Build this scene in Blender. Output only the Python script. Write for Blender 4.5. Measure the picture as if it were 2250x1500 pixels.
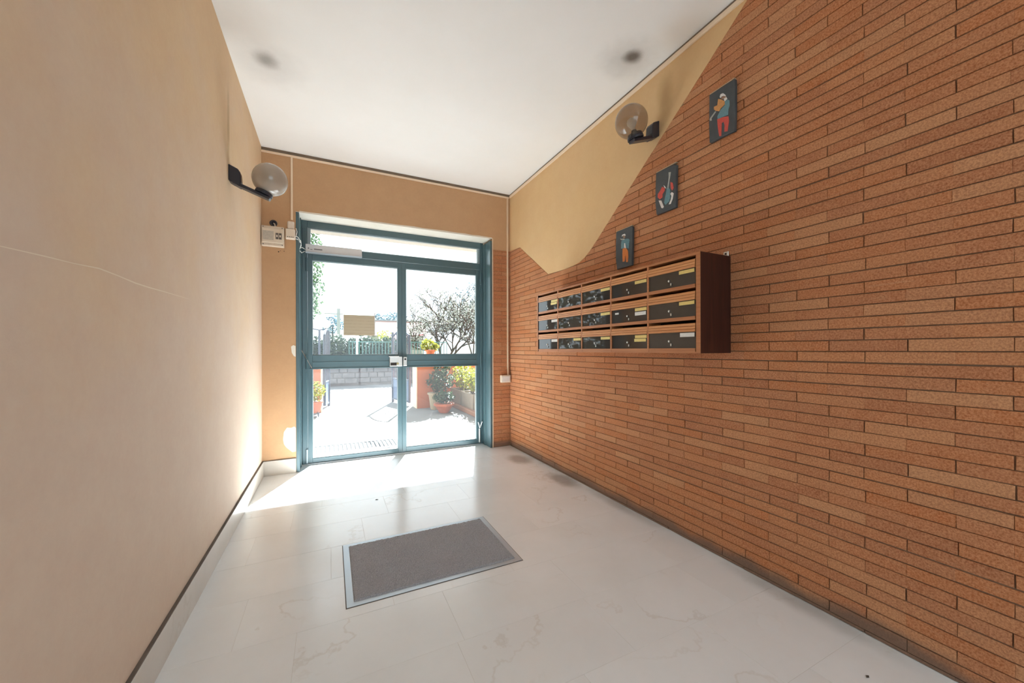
import bpy, math, random
from mathutils import Vector, Matrix

random.seed(7)
for _o in list(bpy.data.objects):
    bpy.data.objects.remove(_o)
scene = bpy.context.scene
COL = scene.collection
R = math.radians

# ------------------------------------------------------------------ camera
CAM_H = 1.184
FPX, TH = 824.6, R(25.796)
cam_data = bpy.data.cameras.new("camera")
cam_data.sensor_width = 36.0
cam_data.lens = FPX / 2250 * 36.0
cam_data.shift_y = 18.18 / 2250
cam_data.clip_start = 0.02
cam_data.clip_end = 400
camera = bpy.data.objects.new("camera", cam_data)
COL.objects.link(camera)
camera.matrix_world = (Matrix.Translation((0, 0, CAM_H)) @ Matrix.Rotation(-TH, 4, 'Z')
                       @ Matrix.Rotation(math.pi / 2, 4, 'X') @ Matrix.Rotation(-0.0025, 4, 'Z'))
scene.camera = camera

# ------------------------------------------------------------------ sky, sun, exposure
SKY = (0.80, 0.91, 1.0)
SKY_STRENGTH = 1.9
world = bpy.data.worlds.new("sky")
scene.world = world
world.use_nodes = True
_bg = world.node_tree.nodes["Background"]
_bg.inputs[0].default_value = (*SKY, 1)
_bg.inputs[1].default_value = SKY_STRENGTH
SUN_AZ, SUN_EL = R(21.4), R(39.3)
sun_data = bpy.data.lights.new("sun", 'SUN')
sun_data.energy = 34.0
sun_data.angle = R(0.6)
sun_data.color = (0.94, 0.972, 1.0)
sun = bpy.data.objects.new("sun", sun_data)
COL.objects.link(sun)
_sv = Vector((math.sin(SUN_AZ) * math.cos(SUN_EL), math.cos(SUN_AZ) * math.cos(SUN_EL), math.sin(SUN_EL)))
sun.rotation_euler = _sv.to_track_quat('Z', 'Y').to_euler()
sun.location = (6, 14, 12)


def portal(name, loc, rot, sx, sy):
    d = bpy.data.lights.new(name, 'AREA')
    d.shape = 'RECTANGLE'
    d.size, d.size_y = sx, sy
    d.cycles.is_portal = True
    o = bpy.data.objects.new(name, d)
    COL.objects.link(o)
    o.location = loc
    o.rotation_euler = rot
    return o


scene.view_settings.view_transform = 'Standard'
scene.view_settings.look = 'None'
scene.view_settings.gamma = 1
scene.view_settings.use_curve_mapping = False
scene.view_settings.exposure = 1.06
cy = scene.cycles
cy.use_denoising = True
cy.max_bounces = 10
cy.diffuse_bounces = 6
cy.glossy_bounces = 4
cy.transmission_bounces = 6
cy.transparent_max_bounces = 12
cy.caustics_reflective = False
cy.caustics_refractive = False
cy.sample_clamp_indirect = 8.0

# ------------------------------------------------------------------ room dimensions
XL, XR, Y0, ZC = -0.582, 2.0, 4.195, 3.097
YB = -2.0                      # back of the hall, behind the camera
OX0, OX1, OZ = -0.302, 1.762, 2.533   # door opening
YD = 4.42                      # inner face of the door frame
YF = 4.62                      # outer face of the building

portal("door_portal", (0.73, 4.66, 1.27), (math.pi / 2, 0, math.pi), 2.1, 2.6)
portal("added_window_portal", (0.71, YB - 0.22, 1.5), (math.pi / 2, 0, 0), 2.4, 2.9)


# ------------------------------------------------------------------ helpers
class MB:
    def __init__(self):
        self.v, self.f = [], []

    def add(self, vs, fs):
        b = len(self.v)
        self.v += [tuple(p) for p in vs]
        self.f += [tuple(i + b for i in f) for f in fs]
        return self

    def box(self, x0, x1, y0, y1, z0, z1):
        vs = [(x, y, z) for z in (z0, z1) for y in (y0, y1) for x in (x0, x1)]
        return self.add(vs, [(0, 2, 3, 1), (4, 5, 7, 6), (0, 1, 5, 4), (2, 6, 7, 3), (0, 4, 6, 2), (1, 3, 7, 5)])

    def obox(self, m, sx, sy, sz):
        vs = [m @ Vector((x * sx / 2, y * sy / 2, z * sz / 2)) for z in (-1, 1) for y in (-1, 1) for x in (-1, 1)]
        return self.add(vs, [(0, 2, 3, 1), (4, 5, 7, 6), (0, 1, 5, 4), (2, 6, 7, 3), (0, 4, 6, 2), (1, 3, 7, 5)])

    def prism(self, poly, a, b, axis):
        """extrude a 2D polygon between a and b along axis; poly holds the two other coordinates in xyz order"""
        def mk(p, t):
            return {'X': (t, p[0], p[1]), 'Y': (p[0], t, p[1]), 'Z': (p[0], p[1], t)}[axis]
        n = len(poly)
        area = sum(poly[i][0] * poly[(i + 1) % n][1] - poly[(i + 1) % n][0] * poly[i][1] for i in range(n))
        P = list(poly) if area > 0 else list(poly)[::-1]
        vs = [mk(p, a) for p in P] + [mk(p, b) for p in P]
        fs = [tuple(range(n))[::-1], tuple(range(n, 2 * n))] + [(i, (i + 1) % n, n + (i + 1) % n, n + i) for i in range(n)]
        flip = (b < a) != (axis == 'Y')
        if flip:
            fs = [f[::-1] for f in fs]
        return self.add(vs, fs)

    def tube(self, pts, r, n=8, caps=True):
        pts = [Vector(p) for p in pts]
        rs = r if isinstance(r, (list, tuple)) else [r] * len(pts)
        vs, fs = [], []
        up = None
        for i, p in enumerate(pts):
            t = (pts[min(i + 1, len(pts) - 1)] - pts[max(i - 1, 0)]).normalized()
            if up is None:
                up = Vector((0, 0, 1)) if abs(t.z) < 0.9 else Vector((1, 0, 0))
            s = t.cross(up).normalized()
            up = s.cross(t).normalized()
            for k in range(n):
                a = 2 * math.pi * k / n
                vs.append(p + (s * math.cos(a) + up * math.sin(a)) * rs[i])
        for i in range(len(pts) - 1):
            for k in range(n):
                a, b = i * n + k, i * n + (k + 1) % n
                fs.append((a, a + n, b + n, b))
        if caps:
            fs.append(tuple(range(n)))
            fs.append(tuple(range((len(pts) - 1) * n, len(pts) * n))[::-1])
        return self.add(vs, fs)

    def lathe(self, prof, n=20, m=None, sx=1.0, sy=1.0):
        """prof: (radius, z) from bottom to top around z"""
        m = m or Matrix.Identity(4)
        vs, fs = [], []
        for r, z in prof:
            for k in range(n):
                a = 2 * math.pi * k / n
                vs.append(m @ Vector((r * math.cos(a) * sx, r * math.sin(a) * sy, z)))
        for i in range(len(prof) - 1):
            for k in range(n):
                a, b = i * n + k, i * n + (k + 1) % n
                fs.append((a, b, b + n, a + n))
        if prof[0][0] > 1e-6:
            fs.append(tuple(range(n))[::-1])
        if prof[-1][0] > 1e-6:
            fs.append(tuple(range((len(prof) - 1) * n, len(prof) * n)))
        return self.add(vs, fs)

    def sphere(self, c, r, n=24, k=14, sc=(1, 1, 1)):
        prof = [(max(1e-7, r * math.sin(math.pi * i / k)), -r * math.cos(math.pi * i / k)) for i in range(k + 1)]
        m = Matrix.Translation(c) @ Matrix.Diagonal((*sc, 1))
        return self.lathe(prof, n, m)

    def leaves(self, c, rad, n, size, rng, shell=0.0, flat=0.5):
        for _ in range(n):
            while True:
                p = Vector((rng.uniform(-1, 1), rng.uniform(-1, 1), rng.uniform(-1, 1)))
                if shell <= p.length <= 1:
                    break
            q = Vector((c[0] + p.x * rad[0], c[1] + p.y * rad[1], c[2] + p.z * rad[2]))
            s = size * rng.uniform(0.6, 1.3)
            a = Vector((rng.gauss(0, 1), rng.gauss(0, 1), rng.gauss(0, 1))).normalized()
            b = a.cross(Vector((rng.gauss(0, 1), rng.gauss(0, 1), rng.gauss(0, 1)))).normalized()
            self.add([q - a * s, q + b * s * flat, q + a * s, q - b * s * flat], [(0, 1, 2, 3)])
        return self

    def build(self, name, mat, parent=None, bevel=0.0, smooth=False, kind=None, seg=1):
        off = parent_world(parent) if parent else Vector((0, 0, 0))
        me = bpy.data.meshes.new(name)
        me.from_pydata([(x - off.x, y - off.y, z - off.z) for x, y, z in self.v], [], self.f)
        me.update()
        o = link(name, me, mat, parent)
        if smooth:
            me.polygons.foreach_set("use_smooth", [True] * len(me.polygons))
        if bevel:
            b = o.modifiers.new("bevel", 'BEVEL')
            b.width = bevel
            b.segments = seg
            b.limit_method = 'ANGLE'
        if kind:
            o["kind"] = kind
        return o


WORLD_POS = {}


def parent_world(o):
    return WORLD_POS.get(o.name, Vector((0, 0, 0)))


def link(name, me, mat, parent=None):
    o = bpy.data.objects.new(name, me)
    COL.objects.link(o)
    if mat is not None:
        if not me.materials:
            me.materials.append(mat)
    if parent:
        o.parent = parent
        WORLD_POS[o.name] = parent_world(parent)
    return o


def tag(o, label=None, cat=None, group=None, kind=None):
    if label:
        o["label"] = label
    if cat:
        o["category"] = cat
    if group:
        o["group"] = group
    if kind:
        o["kind"] = kind
    return o


def thing(name, loc, label, cat, group=None, kind=None):
    o = bpy.data.objects.new(name, None)
    COL.objects.link(o)
    o.empty_display_size = 0.1
    o.location = loc
    WORLD_POS[o.name] = Vector(loc)
    return tag(o, label, cat, group, kind)


def structure(o, label=None):
    o["kind"] = "structure"
    if label:
        o["label"] = label
    return o


# ------------------------------------------------------------------ materials
def new_mat(name):
    m = bpy.data.materials.new(name)
    m.use_nodes = True
    nt = m.node_tree
    return m, nt, nt.nodes["Principled BSDF"]


def nd(nt, kind, **kw):
    n = nt.nodes.new(kind)
    for k, v in kw.items():
        setattr(n, k, v)
    return n


def mixc(nt, fac, a, b, blend='MIX'):
    n = nd(nt, "ShaderNodeMix", data_type='RGBA', blend_type=blend)
    for sock, val in ((n.inputs[0], fac), (n.inputs[6], a), (n.inputs[7], b)):
        if hasattr(val, "is_output"):
            nt.links.new(val, sock)
        elif isinstance(val, (tuple, list)):
            sock.default_value = (*val[:3], 1)
        else:
            sock.default_value = val
    return n.outputs[2]


def noise(nt, scale, detail=4, rough=0.55, vec=None, out=0):
    n = nd(nt, "ShaderNodeTexNoise")
    n.inputs["Scale"].default_value = scale
    n.inputs["Detail"].default_value = detail
    n.inputs["Roughness"].default_value = rough
    if vec is None:
        vec = nd(nt, "ShaderNodeNewGeometry").outputs["Position"]
    nt.links.new(vec, n.inputs["Vector"])
    return n.outputs[out]


def ramp(nt, fac, stops, interp='LINEAR'):
    n = nd(nt, "ShaderNodeValToRGB")
    cr = n.color_ramp
    cr.interpolation = interp
    while len(cr.elements) < len(stops):
        cr.elements.new(0.5)
    for e, (p, c) in zip(cr.elements, stops):
        e.position = p
        e.color = (*c, 1) if isinstance(c, (tuple, list)) else (c, c, c, 1)
    nt.links.new(fac, n.inputs[0])
    return n.outputs[0]


def math_(nt, op, a, b=0.0, c=None):
    n = nd(nt, "ShaderNodeMath", operation=op)
    for i, v in enumerate((a, b, c)):
        if v is None:
            continue
        if hasattr(v, "is_output"):
            nt.links.new(v, n.inputs[i])
        else:
            n.inputs[i].default_value = v
    return n.outputs[0]


def bump(nt, bsdf, height, strength=0.2, dist=0.01):
    n = nd(nt, "ShaderNodeBump")
    n.inputs["Strength"].default_value = strength
    n.inputs["Distance"].default_value = dist
    nt.links.new(height, n.inputs["Height"])
    nt.links.new(n.outputs[0], bsdf.inputs["Normal"])


def stain(nt, centre, size, soft=1.0):
    """1 at the centre of an ellipsoid stain, falling to 0 at its rim, with a ragged edge"""
    pos = nd(nt, "ShaderNodeNewGeometry").outputs["Position"]
    warp = nd(nt, "ShaderNodeVectorMath", operation='SUBTRACT')
    nt.links.new(pos, warp.inputs[0])
    warp.inputs[1].default_value = centre
    dv = nd(nt, "ShaderNodeVectorMath", operation='DIVIDE')
    nt.links.new(warp.outputs[0], dv.inputs[0])
    dv.inputs[1].default_value = size
    ln = nd(nt, "ShaderNodeVectorMath", operation='LENGTH')
    nt.links.new(dv.outputs[0], ln.inputs[0])
    jit = math_(nt, 'MULTIPLY_ADD', noise(nt, 9, 5), 0.5, -0.25)
    d = math_(nt, 'ADD', ln.outputs["Value"], jit)
    mr = nd(nt, "ShaderNodeMapRange", interpolation_type='SMOOTHSTEP')
    nt.links.new(d, mr.inputs["Value"])
    mr.inputs["From Min"].default_value = 1.0
    mr.inputs["From Max"].default_value = 1.0 - soft
    return mr.outputs["Result"]


def simple(name, col, rough=0.5, metal=0.0, spec=0.5, var=0.0, vscale=6.0, bmp=0.0, bscale=80.0, coat=0.0):
    m, nt, b = new_mat(name)
    b.inputs["Roughness"].default_value = rough
    b.inputs["Metallic"].default_value = metal
    b.inputs["Specular IOR Level"].default_value = spec
    b.inputs["Coat Weight"].default_value = coat
    if var:
        dark = tuple(c * (1 - var) for c in col)
        light = tuple(min(1, c * (1 + var)) for c in col)
        nt.links.new(mixc(nt, noise(nt, vscale, 5), dark, light), b.inputs["Base Color"])
    else:
        b.inputs["Base Color"].default_value = (*col, 1)
    if bmp:
        bump(nt, b, noise(nt, bscale, 3), bmp, 0.002)
    return m


def plaster(name, c1, c2, stains=(), grain=0.06, painted_bounce=False):
    """painted_bounce: floor bounce light put into the colour, mixing towards the greyer c2 lower down the wall, in a ragged way"""
    m, nt, b = new_mat(name)
    f = noise(nt, 1.3, 6, 0.6)
    if painted_bounce:
        z = nd(nt, "ShaderNodeSeparateXYZ")
        nt.links.new(nd(nt, "ShaderNodeNewGeometry").outputs["Position"], z.inputs[0])
        f = math_(nt, 'ADD', f, math_(nt, 'MULTIPLY_ADD', z.outputs["Z"], -0.22, 0.42))  # bounce light painted in: shifts towards the second colour lower down
    f = ramp(nt, f, [(0.32, 0.0), (0.68, 1.0)])
    col = mixc(nt, f, c1, c2)
    fine = noise(nt, 45, 4, 0.7)
    col = mixc(nt, grain, col, fine, 'OVERLAY')
    col = mixc(nt, grain * 1.5, col, noise(nt, 7, 5, 0.6), 'OVERLAY')
    for centre, size, soft, sc, strength in stains:
        s = math_(nt, 'MULTIPLY', stain(nt, centre, size, soft), strength)
        col = mixc(nt, s, col, sc)
    nt.links.new(col, b.inputs["Base Color"])
    b.inputs["Roughness"].default_value = 0.85
    b.inputs["Specular IOR Level"].default_value = 0.25
    bump(nt, b, noise(nt, 160, 3), 0.12, 0.002)
    return m


def glass(name, tint=(1, 1, 1), ior=1.45, haze=0.0, haze_col=(0.8, 0.8, 0.8), rough=0.0, spread=0.2, limb=0.25):
    m, nt, b = new_mat(name)
    nt.nodes.remove(b)
    out = nt.nodes["Material Output"]
    tr = nd(nt, "ShaderNodeBsdfTransparent")
    tr.inputs[0].default_value = (*tint, 1)
    gl = nd(nt, "ShaderNodeBsdfGlossy")
    gl.inputs["Roughness"].default_value = rough
    lw = nd(nt, "ShaderNodeLayerWeight")
    lw.inputs[0].default_value = 0.5
    f0 = ((ior - 1) / (ior + 1)) ** 2
    fres = math_(nt, 'MULTIPLY_ADD', math_(nt, 'POWER', lw.outputs["Facing"], 5.0), 1 - f0, f0)
    last = tr.outputs[0]
    if haze:
        df = nd(nt, "ShaderNodeBsdfDiffuse")
        df.inputs[0].default_value = (*haze_col, 1)
        tl = nd(nt, "ShaderNodeBsdfTranslucent")
        tl.inputs[0].default_value = (*haze_col, 1)
        ad = nd(nt, "ShaderNodeMixShader")
        ad.inputs[0].default_value = spread
        nt.links.new(df.outputs[0], ad.inputs[1])
        nt.links.new(tl.outputs[0], ad.inputs[2])
        mx = nd(nt, "ShaderNodeMixShader")
        lw2 = nd(nt, "ShaderNodeLayerWeight")
        lw2.inputs[0].default_value = 0.5
        nt.links.new(math_(nt, 'MULTIPLY_ADD', math_(nt, 'POWER', lw2.outputs["Facing"], 2.5), limb, haze), mx.inputs[0])
        nt.links.new(last, mx.inputs[1])
        nt.links.new(ad.outputs[0], mx.inputs[2])
        last = mx.outputs[0]
    mx = nd(nt, "ShaderNodeMixShader")
    nt.links.new(fres, mx.inputs[0])
    nt.links.new(last, mx.inputs[1])
    nt.links.new(gl.outputs[0], mx.inputs[2])
    nt.links.new(mx.outputs[0], out.inputs[0])
    return m


def brick_mat():
    m, nt, b = new_mat("brick_clay")
    rnd = math_(nt, 'FRACT', math_(nt, 'ADD', nd(nt, "ShaderNodeObjectInfo").outputs["Random"],
                                   nd(nt, "ShaderNodeNewGeometry").outputs["Random Per Island"]))
    base = ramp(nt, rnd, [(0.0, (0.38, 0.14, 0.066)), (0.18, (0.49, 0.20, 0.095)), (0.36, (0.49, 0.17, 0.060)),
                          (0.52, (0.54, 0.25, 0.125)), (0.68, (0.41, 0.16, 0.082)), (0.84, (0.59, 0.32, 0.175)),
                          (1.0, (0.51, 0.165, 0.052))])
    cloud = ramp(nt, noise(nt, 14, 5, 0.65), [(0.3, 0.0), (0.7, 1.0)])
    col = mixc(nt, math_(nt, 'MULTIPLY', cloud, 0.45), base, (0.56, 0.285, 0.155))
    # mortar smeared along the courses
    mp = nd(nt, "ShaderNodeMapping")
    mp.inputs["Scale"].default_value = (1, 5, 55)
    nt.links.new(nd(nt, "ShaderNodeNewGeometry").outputs["Position"], mp.inputs["Vector"])
    smear = ramp(nt, noise(nt, 1.0, 5, 0.6, mp.outputs[0]), [(0.60, 0.0), (0.76, 1.0)])
    col = mixc(nt, math_(nt, 'MULTIPLY', smear, 0.4), col, (0.62, 0.44, 0.30))
    sp = ramp(nt, noise(nt, 150, 4, 0.75), [(0.38, 0.0), (0.62, 1.0)])
    col = mixc(nt, 0.40, col, mixc(nt, sp, (0.16, 0.052, 0.024), (0.70, 0.41, 0.24)))
    pit = ramp(nt, noise(nt, 75, 3, 0.6), [(0.66, 0.0), (0.72, 1.0)])
    col = mixc(nt, math_(nt, 'MULTIPLY', pit, 0.5), col, (0.14, 0.055, 0.03))
    col = mixc(nt, 1.0, col, (0.98, 0.90, 0.82), 'MULTIPLY')
    # dirt from mopping along the floor, with a ragged upper edge
    z = nd(nt, "ShaderNodeSeparateXYZ")
    nt.links.new(nd(nt, "ShaderNodeNewGeometry").outputs["Position"], z.inputs[0])
    h = math_(nt, 'ADD', z.outputs["Z"], math_(nt, 'MULTIPLY_ADD', noise(nt, 3.5, 5), -0.12, 0.05))
    mr = nd(nt, "ShaderNodeMapRange", interpolation_type='SMOOTHSTEP')
    nt.links.new(h, mr.inputs["Value"])
    mr.inputs["From Min"].default_value = 0.085
    mr.inputs["From Max"].default_value = 0.02
    col = mixc(nt, math_(nt, 'MULTIPLY', mr.outputs["Result"], 0.8), col, (0.16, 0.12, 0.095))
    nt.links.new(col, b.inputs["Base Color"])
    b.inputs["Roughness"].default_value = 0.9
    b.inputs["Specular IOR Level"].default_value = 0.2
    bump(nt, b, noise(nt, 190, 5, 0.75), 0.5, 0.003)
    return m


def marble_mat(name, c1, c2, vein, rough, spec=0.5, stains=()):
    m, nt, b = new_mat(name)
    info = nd(nt, "ShaderNodeObjectInfo").outputs["Random"]
    pos = nd(nt, "ShaderNodeNewGeometry").outputs["Position"]
    sh = nd(nt, "ShaderNodeVectorMath", operation='MULTIPLY_ADD')
    comb = nd(nt, "ShaderNodeCombineXYZ")
    for i in range(3):
        nt.links.new(math_(nt, 'MULTIPLY', info, 37.0 + 11 * i), comb.inputs[i])
    add = nd(nt, "ShaderNodeVectorMath", operation='ADD')
    nt.links.new(pos, add.inputs[0])
    nt.links.new(comb.outputs[0], add.inputs[1])
    vec = add.outputs[0]
    f = ramp(nt, noise(nt, 2.6, 7, 0.62, vec), [(0.3, 0.0), (0.7, 1.0)])
    col = mixc(nt, f, c1, c2)
    col = mixc(nt, math_(nt, 'MULTIPLY', info, 0.3), col, tuple(0.86 * c for c in c1))
    w = noise(nt, 1.3, 8, 0.55, vec)
    v = math_(nt, 'ABSOLUTE', math_(nt, 'SUBTRACT', w, 0.5))
    vv = ramp(nt, v, [(0.0, 1.0), (0.008, 0.0)])
    col = mixc(nt, math_(nt, 'MULTIPLY', vv, math_(nt, 'MULTIPLY', ramp(nt, noise(nt, 1.1, 2, 0.5, vec), [(0.5, 0.0), (0.62, 1.0)]), 0.3)), col, vein)
    for centre, size, soft, sc, strength in stains:
        s = math_(nt, 'MULTIPLY', stain(nt, centre, size, soft), strength)
        col = mixc(nt, s, col, sc)
    nt.links.new(col, b.inputs["Base Color"])
    rr = math_(nt, 'MULTIPLY_ADD', noise(nt, 3, 4), 0.10, rough - 0.05)
    nt.links.new(rr, b.inputs["Roughness"])
    b.inputs["Specular IOR Level"].default_value = spec
    return m


def wood_mat(name, c1, c2, rough=0.4, axis='Y', scale=1.0):
    m, nt, b = new_mat(name)
    pos = nd(nt, "ShaderNodeNewGeometry").outputs["Position"]
    mp = nd(nt, "ShaderNodeMapping")
    s = {'Y': (60, 3, 90), 'Z': (60, 60, 3)}[axis]
    mp.inputs["Scale"].default_value = tuple(scale * k for k in s)
    nt.links.new(pos, mp.inputs["Vector"])
    f = ramp(nt, noise(nt, 1.0, 6, 0.6, mp.outputs[0]), [(0.3, 0.0), (0.7, 1.0)])
    nt.links.new(mixc(nt, f, c1, c2), b.inputs["Base Color"])
    b.inputs["Roughness"].default_value = rough
    return m


def mat_pile():
    m, nt, b = new_mat("mat_pile")
    f = ramp(nt, noise(nt, 330, 3, 0.8), [(0.3, (0.18, 0.18, 0.20)), (0.5, (0.42, 0.43, 0.46)), (0.72, (0.78, 0.79, 0.83))])
    col = mixc(nt, 0.25, f, mixc(nt, noise(nt, 6, 4), (0.28, 0.29, 0.31), (0.46, 0.47, 0.50)))
    nt.links.new(col, b.inputs["Base Color"])
    b.inputs["Roughness"].default_value = 0.95
    b.inputs["Specular IOR Level"].default_value = 0.1
    bump(nt, b, noise(nt, 420, 3, 0.8), 0.8, 0.004)
    return m


def notice_mat():
    m, nt, b = new_mat("notice_paper")
    pos = nd(nt, "ShaderNodeNewGeometry").outputs["Position"]
    sx = nd(nt, "ShaderNodeSeparateXYZ")
    nt.links.new(pos, sx.inputs[0])
    w = math_(nt, 'SINE', math_(nt, 'MULTIPLY', sx.outputs["Z"], 2 * math.pi / 0.034))
    band = ramp(nt, w, [(0.55, 0.0), (0.8, 1.0)])
    rag = ramp(nt, noise(nt, 22, 2), [(0.4, 0.3), (0.6, 1.0)])
    col = mixc(nt, math_(nt, 'MULTIPLY', band, math_(nt, 'MULTIPLY', rag, 0.35)), (0.52, 0.44, 0.32), (0.36, 0.28, 0.19))
    nt.links.new(col, b.inputs["Base Color"])
    b.inputs["Roughness"].default_value = 0.9
    tl = nd(nt, "ShaderNodeBsdfTranslucent")
    nt.links.new(col, tl.inputs[0])
    mx = nd(nt, "ShaderNodeMixShader")
    mx.inputs[0].default_value = 0.22
    nt.links.new(b.outputs[0], mx.inputs[1])
    nt.links.new(tl.outputs[0], mx.inputs[2])
    nt.links.new(mx.outputs[0], nt.nodes["Material Output"].inputs[0])
    return m


def leaf_mat(name, c1, c2, trans=0.35):
    m, nt, b = new_mat(name)
    rnd = nd(nt, "ShaderNodeNewGeometry").outputs["Random Per Island"]
    col = mixc(nt, rnd, c1, c2)
    nt.links.new(col, b.inputs["Base Color"])
    b.inputs["Roughness"].default_value = 0.6
    out = nt.nodes["Material Output"]
    tl = nd(nt, "ShaderNodeBsdfTranslucent")
    nt.links.new(col, tl.inputs[0])
    mx = nd(nt, "ShaderNodeMixShader")
    mx.inputs[0].default_value = trans
    nt.links.new(b.outputs[0], mx.inputs[1])
    nt.links.new(tl.outputs[0], mx.inputs[2])
    nt.links.new(mx.outputs[0], out.inputs[0])
    return m


SOOT = (0.10, 0.075, 0.055)
M = {}
M['wall_left'] = plaster("left_wall_paint", (0.665, 0.485, 0.31), (0.64, 0.505, 0.395), painted_bounce=True,
                         stains=[((XL, 2.93, 2.62), (0.3, 0.05, 0.34), 0.9, (0.30, 0.20, 0.10), 0.55)])
M['wall_end'] = plaster("end_wall_paint", (0.53, 0.325, 0.18), (0.54, 0.34, 0.195))
M['wall_right'] = plaster("right_wall_paint", (0.68, 0.455, 0.235), (0.67, 0.455, 0.25),
                          stains=[((XR, 1.80, 2.86), (0.3, 0.09, 0.22), 0.9, (0.30, 0.18, 0.07), 0.5)])
M['ceiling'] = plaster("ceiling_paint", (0.84, 0.825, 0.80), (0.87, 0.86, 0.845), grain=0.02,
                       stains=[((-0.38, 2.93, ZC), (0.10, 0.12, 0.3), 0.9, SOOT, 0.55),
                               ((-0.36, 2.99, ZC), (0.30, 0.30, 0.4), 1.0, SOOT, 0.16),
                               ((1.785, 1.865, ZC), (0.085, 0.085, 0.3), 0.8, SOOT, 0.85),
                               ((1.77, 1.90, ZC), (0.26, 0.24, 0.4), 1.0, SOOT, 0.30)])
M['white_plaster'] = plaster("white_plaster", (0.80, 0.76, 0.68), (0.72, 0.66, 0.56), grain=0.12)
M['mortar'] = simple("mortar", (0.24, 0.155, 0.10), 0.95, var=0.35, vscale=20)
M['brick'] = brick_mat()
DIRT = (0.20, 0.17, 0.14)
M['marble'] = marble_mat("floor_marble", (0.82, 0.84, 0.85), (0.76, 0.77, 0.77), (0.50, 0.43, 0.35), 0.20, 0.5,
                         stains=[((1.84, 3.62, 0), (0.17, 0.24, 0.3), 0.7, DIRT, 0.6),
                                 ((1.90, 2.88, 0), (0.13, 0.28, 0.3), 0.7, DIRT, 0.6),
                                 ((1.97, 2.2, 0), (0.09, 0.5, 0.3), 0.9, DIRT, 0.35),
                                 ((1.97, 1.0, 0), (0.10, 0.5, 0.3), 0.9, DIRT, 0.4)])
M['grout'] = simple("grout", (0.64, 0.61, 0.57), 0.8, var=0.2)
M['skirting'] = marble_mat("skirting_marble", (0.62, 0.57, 0.51), (0.54, 0.49, 0.43), (0.38, 0.30, 0.22), 0.3, 0.5)
M['dirt_line'] = simple("dirt_line", (0.13, 0.105, 0.085), 0.9, var=0.4, vscale=15)
M['shadow_gap'] = simple("gap_shade_tone", (0.22, 0.165, 0.12), 0.9, var=0.25, vscale=12)  # stands in for the shade above the trunking
M['trunking'] = simple("trunking_plastic", (0.80, 0.64, 0.47), 0.45)
M['cream'] = simple("cream_plastic", (0.72, 0.62, 0.50), 0.45, var=0.08, vscale=20)
M['cream_dirty'] = simple("old_plastic", (0.66, 0.56, 0.45), 0.5, var=0.2, vscale=30)
M['clear_cover'] = simple("milky_cover", (0.74, 0.64, 0.54), 0.3, var=0.1, vscale=30)
M['black'] = simple("black_plastic", (0.025, 0.025, 0.035), 0.35)
M['dark'] = simple("dark_recess", (0.02, 0.013, 0.01), 0.8)
M['breaker'] = simple("breaker_grey", (0.12, 0.10, 0.09), 0.5)
M['label'] = simple("panel_label", (0.50, 0.45, 0.38), 0.6, var=0.25, vscale=60)
M['door_green'] = simple("door_enamel", (0.070, 0.122, 0.138), 0.28, spec=0.5, var=0.10, vscale=5)
M['bead'] = simple("glazing_bead", (0.30, 0.36, 0.38), 0.35)
M['steel'] = simple("brushed_steel", (0.62, 0.60, 0.57), 0.35, metal=0.9, var=0.1, vscale=30)
M['alu'] = simple("aluminium", (0.60, 0.63, 0.66), 0.32, metal=0.6, var=0.05, vscale=20)
M['grate_bar'] = simple("grate_steel", (0.012, 0.012, 0.015), 0.7, spec=0.04)
M['closer'] = simple("closer_shell", (0.62, 0.60, 0.60), 0.4, var=0.06)
M['closer_print'] = simple("closer_print", (0.20, 0.18, 0.18), 0.6)
M['white_wire'] = simple("white_wire", (0.82, 0.80, 0.76), 0.4)
M['glass'] = glass("door_glass", (0.96, 0.985, 0.98), 1.45, haze=0.008, haze_col=(0.85, 0.92, 0.98), spread=0.6, limb=0.0)
M['globe'] = glass("smoked_globe", (0.70, 0.64, 0.57), 1.6, haze=0.55, haze_col=(0.56, 0.50, 0.44), rough=0.08)
M['globe_clear'] = glass("smoked_clear_globe", (0.70, 0.62, 0.53), 1.6, haze=0.20, haze_col=(0.46, 0.40, 0.33), rough=0.05)
M['bulb'] = simple("opal_bulb", (0.80, 0.76, 0.70), 0.3)
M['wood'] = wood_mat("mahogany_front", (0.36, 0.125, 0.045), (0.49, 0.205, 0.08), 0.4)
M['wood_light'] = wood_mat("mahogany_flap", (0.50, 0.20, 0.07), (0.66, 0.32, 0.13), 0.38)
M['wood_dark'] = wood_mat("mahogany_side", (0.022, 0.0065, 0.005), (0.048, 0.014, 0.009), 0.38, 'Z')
M['smoke'] = simple("smoked_acrylic", (0.050, 0.040, 0.034), 0.03, spec=0.42)
M['brass'] = simple("brass_plate", (0.72, 0.56, 0.20), 0.4, metal=0.25, var=0.15, vscale=90)
M['white_plate'] = simple("white_plate", (0.72, 0.70, 0.67), 0.5, var=0.12, vscale=90)
M['print'] = simple("engraved_print", (0.16, 0.12, 0.06), 0.7)
M['slate'] = simple("slate", (0.055, 0.062, 0.068), 0.6, var=0.35, vscale=18, bmp=0.5, bscale=40)
M['slate_edge'] = simple("slate_edge_mortar", (0.50, 0.38, 0.26), 0.9, var=0.2)
M['p_white'] = simple("paint_white", (0.70, 0.66, 0.64), 0.6, var=0.2, vscale=120)
M['p_red'] = simple("paint_red", (0.56, 0.075, 0.055), 0.6, var=0.25, vscale=90)
M['p_orange'] = simple("paint_orange", (0.62, 0.185, 0.03), 0.6, var=0.25, vscale=90)
M['p_ochre'] = simple("paint_ochre", (0.55, 0.26, 0.085), 0.6, var=0.3, vscale=90)
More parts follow.
